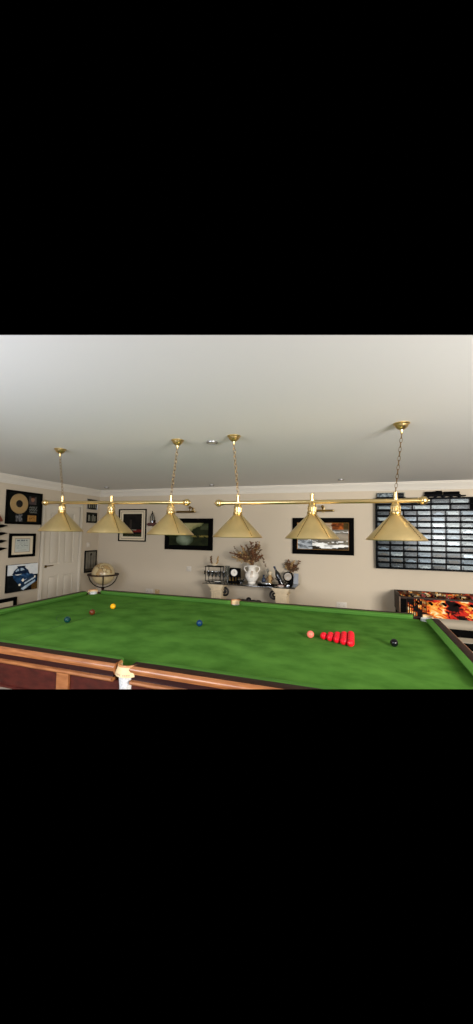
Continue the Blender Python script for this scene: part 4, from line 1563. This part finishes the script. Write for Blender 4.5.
rb = random.Random(5)
for row in range(NR):                    # row 0 is the top shelf
    zsh = KZ0 + 0.0145 + (NR - 1 - row) * pit + (0.0015 if row == NR - 1 else 0.0)
    zsh = KZ0 + 0.016 + 0.0002 if row == NR - 1 else KZ0 + 0.016 - 0.0025 + (NR - 1 - row) * pit + 0.0002
    wd = 0.222 if row < 2 else 0.163
    n_ = int((K1 - K0 - 0.036) / (wd + 0.014))
    stp = (K1 - K0 - 0.036) / n_
    items = []
    for c_ in range(n_):
        u = K0 + 0.018 + stp * (c_ + 0.5)
        x, y = px_of((u, KV, BED + zsh + 0.035))
        if x - 5 > 473:
            continue
        # wholly behind the lamp shade: nothing of it shows
        hid = 513 < y < 539.5 and abs(x - 397.5) < 6 + (y - 514) * 0.98 - 5
        if not hid and not (row == 0 and c_ == 4 and False):
            items.append((c_, u, x))
    lefts = [q for q in items if q[2] < 397]
    rights = [q for q in items if q[2] >= 397]
    solid = len(items) == len([1 for c_ in range(n_) if px_of((K0 + 0.018 + stp * (c_ + 0.5), KV, BED + zsh + 0.035))[0] - 5 <= 473])
    for j, (c_, u, x) in enumerate(items):
        if x > 424:  # paler picks at right: window reflection on the covers put into the colours
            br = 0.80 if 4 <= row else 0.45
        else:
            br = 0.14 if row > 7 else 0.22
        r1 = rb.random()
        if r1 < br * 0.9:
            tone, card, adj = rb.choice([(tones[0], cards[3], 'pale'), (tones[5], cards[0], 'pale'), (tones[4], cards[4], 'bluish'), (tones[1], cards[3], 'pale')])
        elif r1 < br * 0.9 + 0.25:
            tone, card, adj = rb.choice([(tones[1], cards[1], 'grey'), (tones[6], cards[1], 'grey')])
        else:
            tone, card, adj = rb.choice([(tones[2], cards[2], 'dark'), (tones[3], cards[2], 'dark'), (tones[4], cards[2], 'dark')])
        from_left = x < 397 or (solid and j < len(items) / 2)
        if from_left:
            pos = 'number %s from the left' % NUM[j + 1]
            pos = '%s from the left end' % NUM[j + 1]
        else:
            pos = "%s from the photo's right edge" % NUM[len(items) - j]
        lb = '%s display box on the %s shelf down, %s' % (adj, NUM[row + 1], pos)
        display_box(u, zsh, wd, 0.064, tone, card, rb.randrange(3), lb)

# two long pieces lying on top of the case
t = thing('display_box', 'long dark box with pale lettering strip on top of the case, left end', 'display box', (1.735, 3.02, BED + KZ1))
MB().box((0, 0, 0.006), (0.40, 0.085, 0.012), bevel=0.003).obj('base', MT['black'], t)
MB().box((0, 0.02, 0.045), (0.37, 0.04, 0.062), bevel=0.004).obj('model', MT['slate'], t)
canvas('face_strip', -0.18, 0.022, 0.05, 0.072, -0.0008, 30, 8, lambda s, q: mixc((40, 42, 44), (206, 208, 206), 1.8 * fbm(s * 9, q * 3, 4) - 0.35), t, MT['print'])
bb = MB()
bb.box((0, -0.039, 0.046), (0.39, 0.002, 0.068))
bb.box((0, 0, 0.081), (0.39, 0.080, 0.002))
bb.obj('cover', MT['acrylic'], t)
t = thing('model_vehicle', 'long black model standing on top of the wall case', 'model', (2.435, 3.02, BED + KZ1))
b = MB()
b.box((-0.02, 0, 0.030), (0.46, 0.06, 0.030), bevel=0.005)
b.box((0.24, 0, 0.022), (0.07, 0.05, 0.018), bevel=0.004)
b.obj('chassis', MT['blackmatte'], t)
b = MB()
b.box((-0.13, 0, 0.066), (0.22, 0.055, 0.042), bevel=0.008)
b.box((0.10, 0, 0.064), (0.20, 0.050, 0.038), bevel=0.008)
b.box((-0.06, 0, 0.092), (0.08, 0.03, 0.012), bevel=0.003)
b.obj('body', MT['black'], t)
for x in (-0.2, -0.1, 0.0, 0.1, 0.2):
    MB().lathe([(0.017, -0.036), (0.017, 0.036)], (x, 0, 0.0175), 14, Mx).obj('wheel', MT['slate'], t)

# ------------------------------------------------------------------ flame-decorated football table
FU0, FU1, FV0, FV1, FZT, FZB = 1.770, 3.05, 2.40, 3.00, BED - 0.030, BED - 0.275
t = thing('football_table', 'table football game with orange flame sides behind the right corner pocket', 'games table', ((FU0 + FU1) / 2, (FV0 + FV1) / 2, 0))
hx, hy = (FU1 - FU0) / 2, (FV1 - FV0) / 2
th = 0.028
b = MB()
b.box((0, -hy + th / 2, (FZT + FZB) / 2), (2 * hx, th, FZT - FZB), bevel=0.003)
b.box((0, hy - th / 2, (FZT + FZB) / 2), (2 * hx, th, FZT - FZB), bevel=0.003)
for s in (-1, 1):
    b.box((s * (hx - th / 2), 0, (FZT + FZB) / 2), (th, 2 * hy - 2 * th, FZT - FZB), bevel=0.003)
b.obj('cabinet', mat('brown_black_cabinet', (60, 40, 26), 0.55, noise=0.5, scale=20, rgb2=(22, 16, 12), spec=0.15), t)
MB().box((0, 0, FZB + 0.10), (2 * hx - 2 * th, 2 * hy - 2 * th, 0.012)).obj('pitch', mat('pitch_green', (40, 84, 46), 0.6), t)


def flame(s, q, k=0, dark_left=True):
    x = s * 15.0
    wv = fbm(x * 0.8 + 2.2 * q, q * 3.2, 80 + k)
    v_ = fbm(x + 3.0 * wv, q * 4.6 - 1.6 * wv + x * 0.15, 90 + k)
    heat = 0.5 + 1.25 * (v_ - 0.5) + 0.06 - 0.18 * abs(q - 0.45)
    if heat > 0.66:
        c = mixc((226, 150, 56), (236, 214, 170), (heat - 0.66) * 7)
    elif heat > 0.53:
        c = mixc((206, 92, 30), (226, 150, 56), (heat - 0.53) * 8)
    elif heat > 0.43:
        c = mixc((160, 30, 22), (206, 92, 30), (heat - 0.43) * 10)
    else:
        c = mixc((18, 12, 10), (160, 30, 22), (heat - 0.33) * 10)
    if s > 0.28 and 0.42 < heat < 0.57:
        c = mixc(c, (190, 34, 30), 0.65)
    if dark_left and s < 0.22:
        if (s * 46) % 1 < 0.55 or heat < 0.45:
            c = mixc(c, (14, 12, 11), 0.85)
    return c


canvas('flame_panel', -hx + 0.085, FZB + 0.002, hx - 0.085, FZT - 0.020, -hy - 0.0006, 150, 30, flame, t, MT['paint'])
canvas('inner_flame_panel', -hx + 0.03, FZB + 0.11, hx - 0.03, FZT - 0.004, hy - th - 0.0006, 120, 10,
       lambda s, q: mixc(flame(s, q * 0.6, 3, False), (26, 18, 14), 0.72 if fbm(s * 30, q * 5, 6) > 0.42 else 0.15), t, MT['paint'])
canvas('top_edge_print', -hx + 0.01, 0, hx - 0.01, 1, 0, 120, 2, lambda s, q: mixc((28, 20, 16), (170, 92, 44), 1.6 * fbm(s * 40, 1, 8) - 0.5), t, MT['paint'])
o = t.children[-1]
o.scale = (1, 1, th - 0.004)
o.rotation_euler = (-PI / 2, 0, 0)
o.location = (0, -hy + 0.002, FZT + 0.0006)
for s in (-1, 1):
    MB().box((s * (hx - 0.042), -hy - 0.012, (FZT + FZB) / 2 - 0.012), (0.074, 0.022, FZT - FZB - 0.026), bevel=0.004).obj('corner_post', MT['black'], t)
    MB().box((s * (hx - 0.002), -hy - 0.012, (FZT + FZB) / 2), (0.012, 0.022, FZT - FZB), bevel=0.003).obj('corner_trim', mat('brown_trim', (112, 82, 52), 0.5, noise=0.4, scale=30), t)
for i in range(7):
    x = -hx + 0.20 + i * 0.150
    zr_ = FZT - 0.055
    rod = MB().tube([(x, -hy - 0.13, zr_), (x, hy + 0.02, zr_)], 0.007, 10).obj('rod', MT['silver'], t)
    MB().lathe([(0.010, 0), (0.016, 0.006), (0.017, 0.04), (0.013, 0.075), (0.016, 0.105), (0.010, 0.115)], (x, -hy - 0.02, zr_), 14, Mx).obj('grip', MT['black'], rod)
    b = MB()
    for j in range(3):
        y = -0.15 + 0.15 * j + (0.03 if i % 2 else -0.02)
        b.box((x, y, zr_ - 0.025), (0.018, 0.022, 0.075), bevel=0.004)
        b.sphere((x, y, zr_ + 0.022), 0.013, n=10, k=8)
    b.obj('player', [MT['black'], mat('red_player', (150, 30, 26), 0.4)][i % 2], rod)
def cutobj(b, nm, mt):
    for v in b.bm.verts:
        v.co += t.location
    b.cut(CAM, FLOOR_NO)
    for v in b.bm.verts:
        v.co -= t.location
    return b.obj(nm, mt, t)


for sx in (-1, 1):
    for sy in (-1, 1):
        cutobj(MB().box((sx * (hx - 0.05), sy * (hy - 0.045), FZB / 2), (0.075, 0.075, FZB), bevel=0.006), 'leg', MT['black'])
for z0, z1 in ((0.345, 0.435), (0.19, 0.275)):
    for sy in (-1,):
        cutobj(MB().box((0, sy * (hy - 0.045), (z0 + z1) / 2), (2 * hx - 0.175, 0.03, z1 - z0), bevel=0.004), 'stretcher', MT['black'])
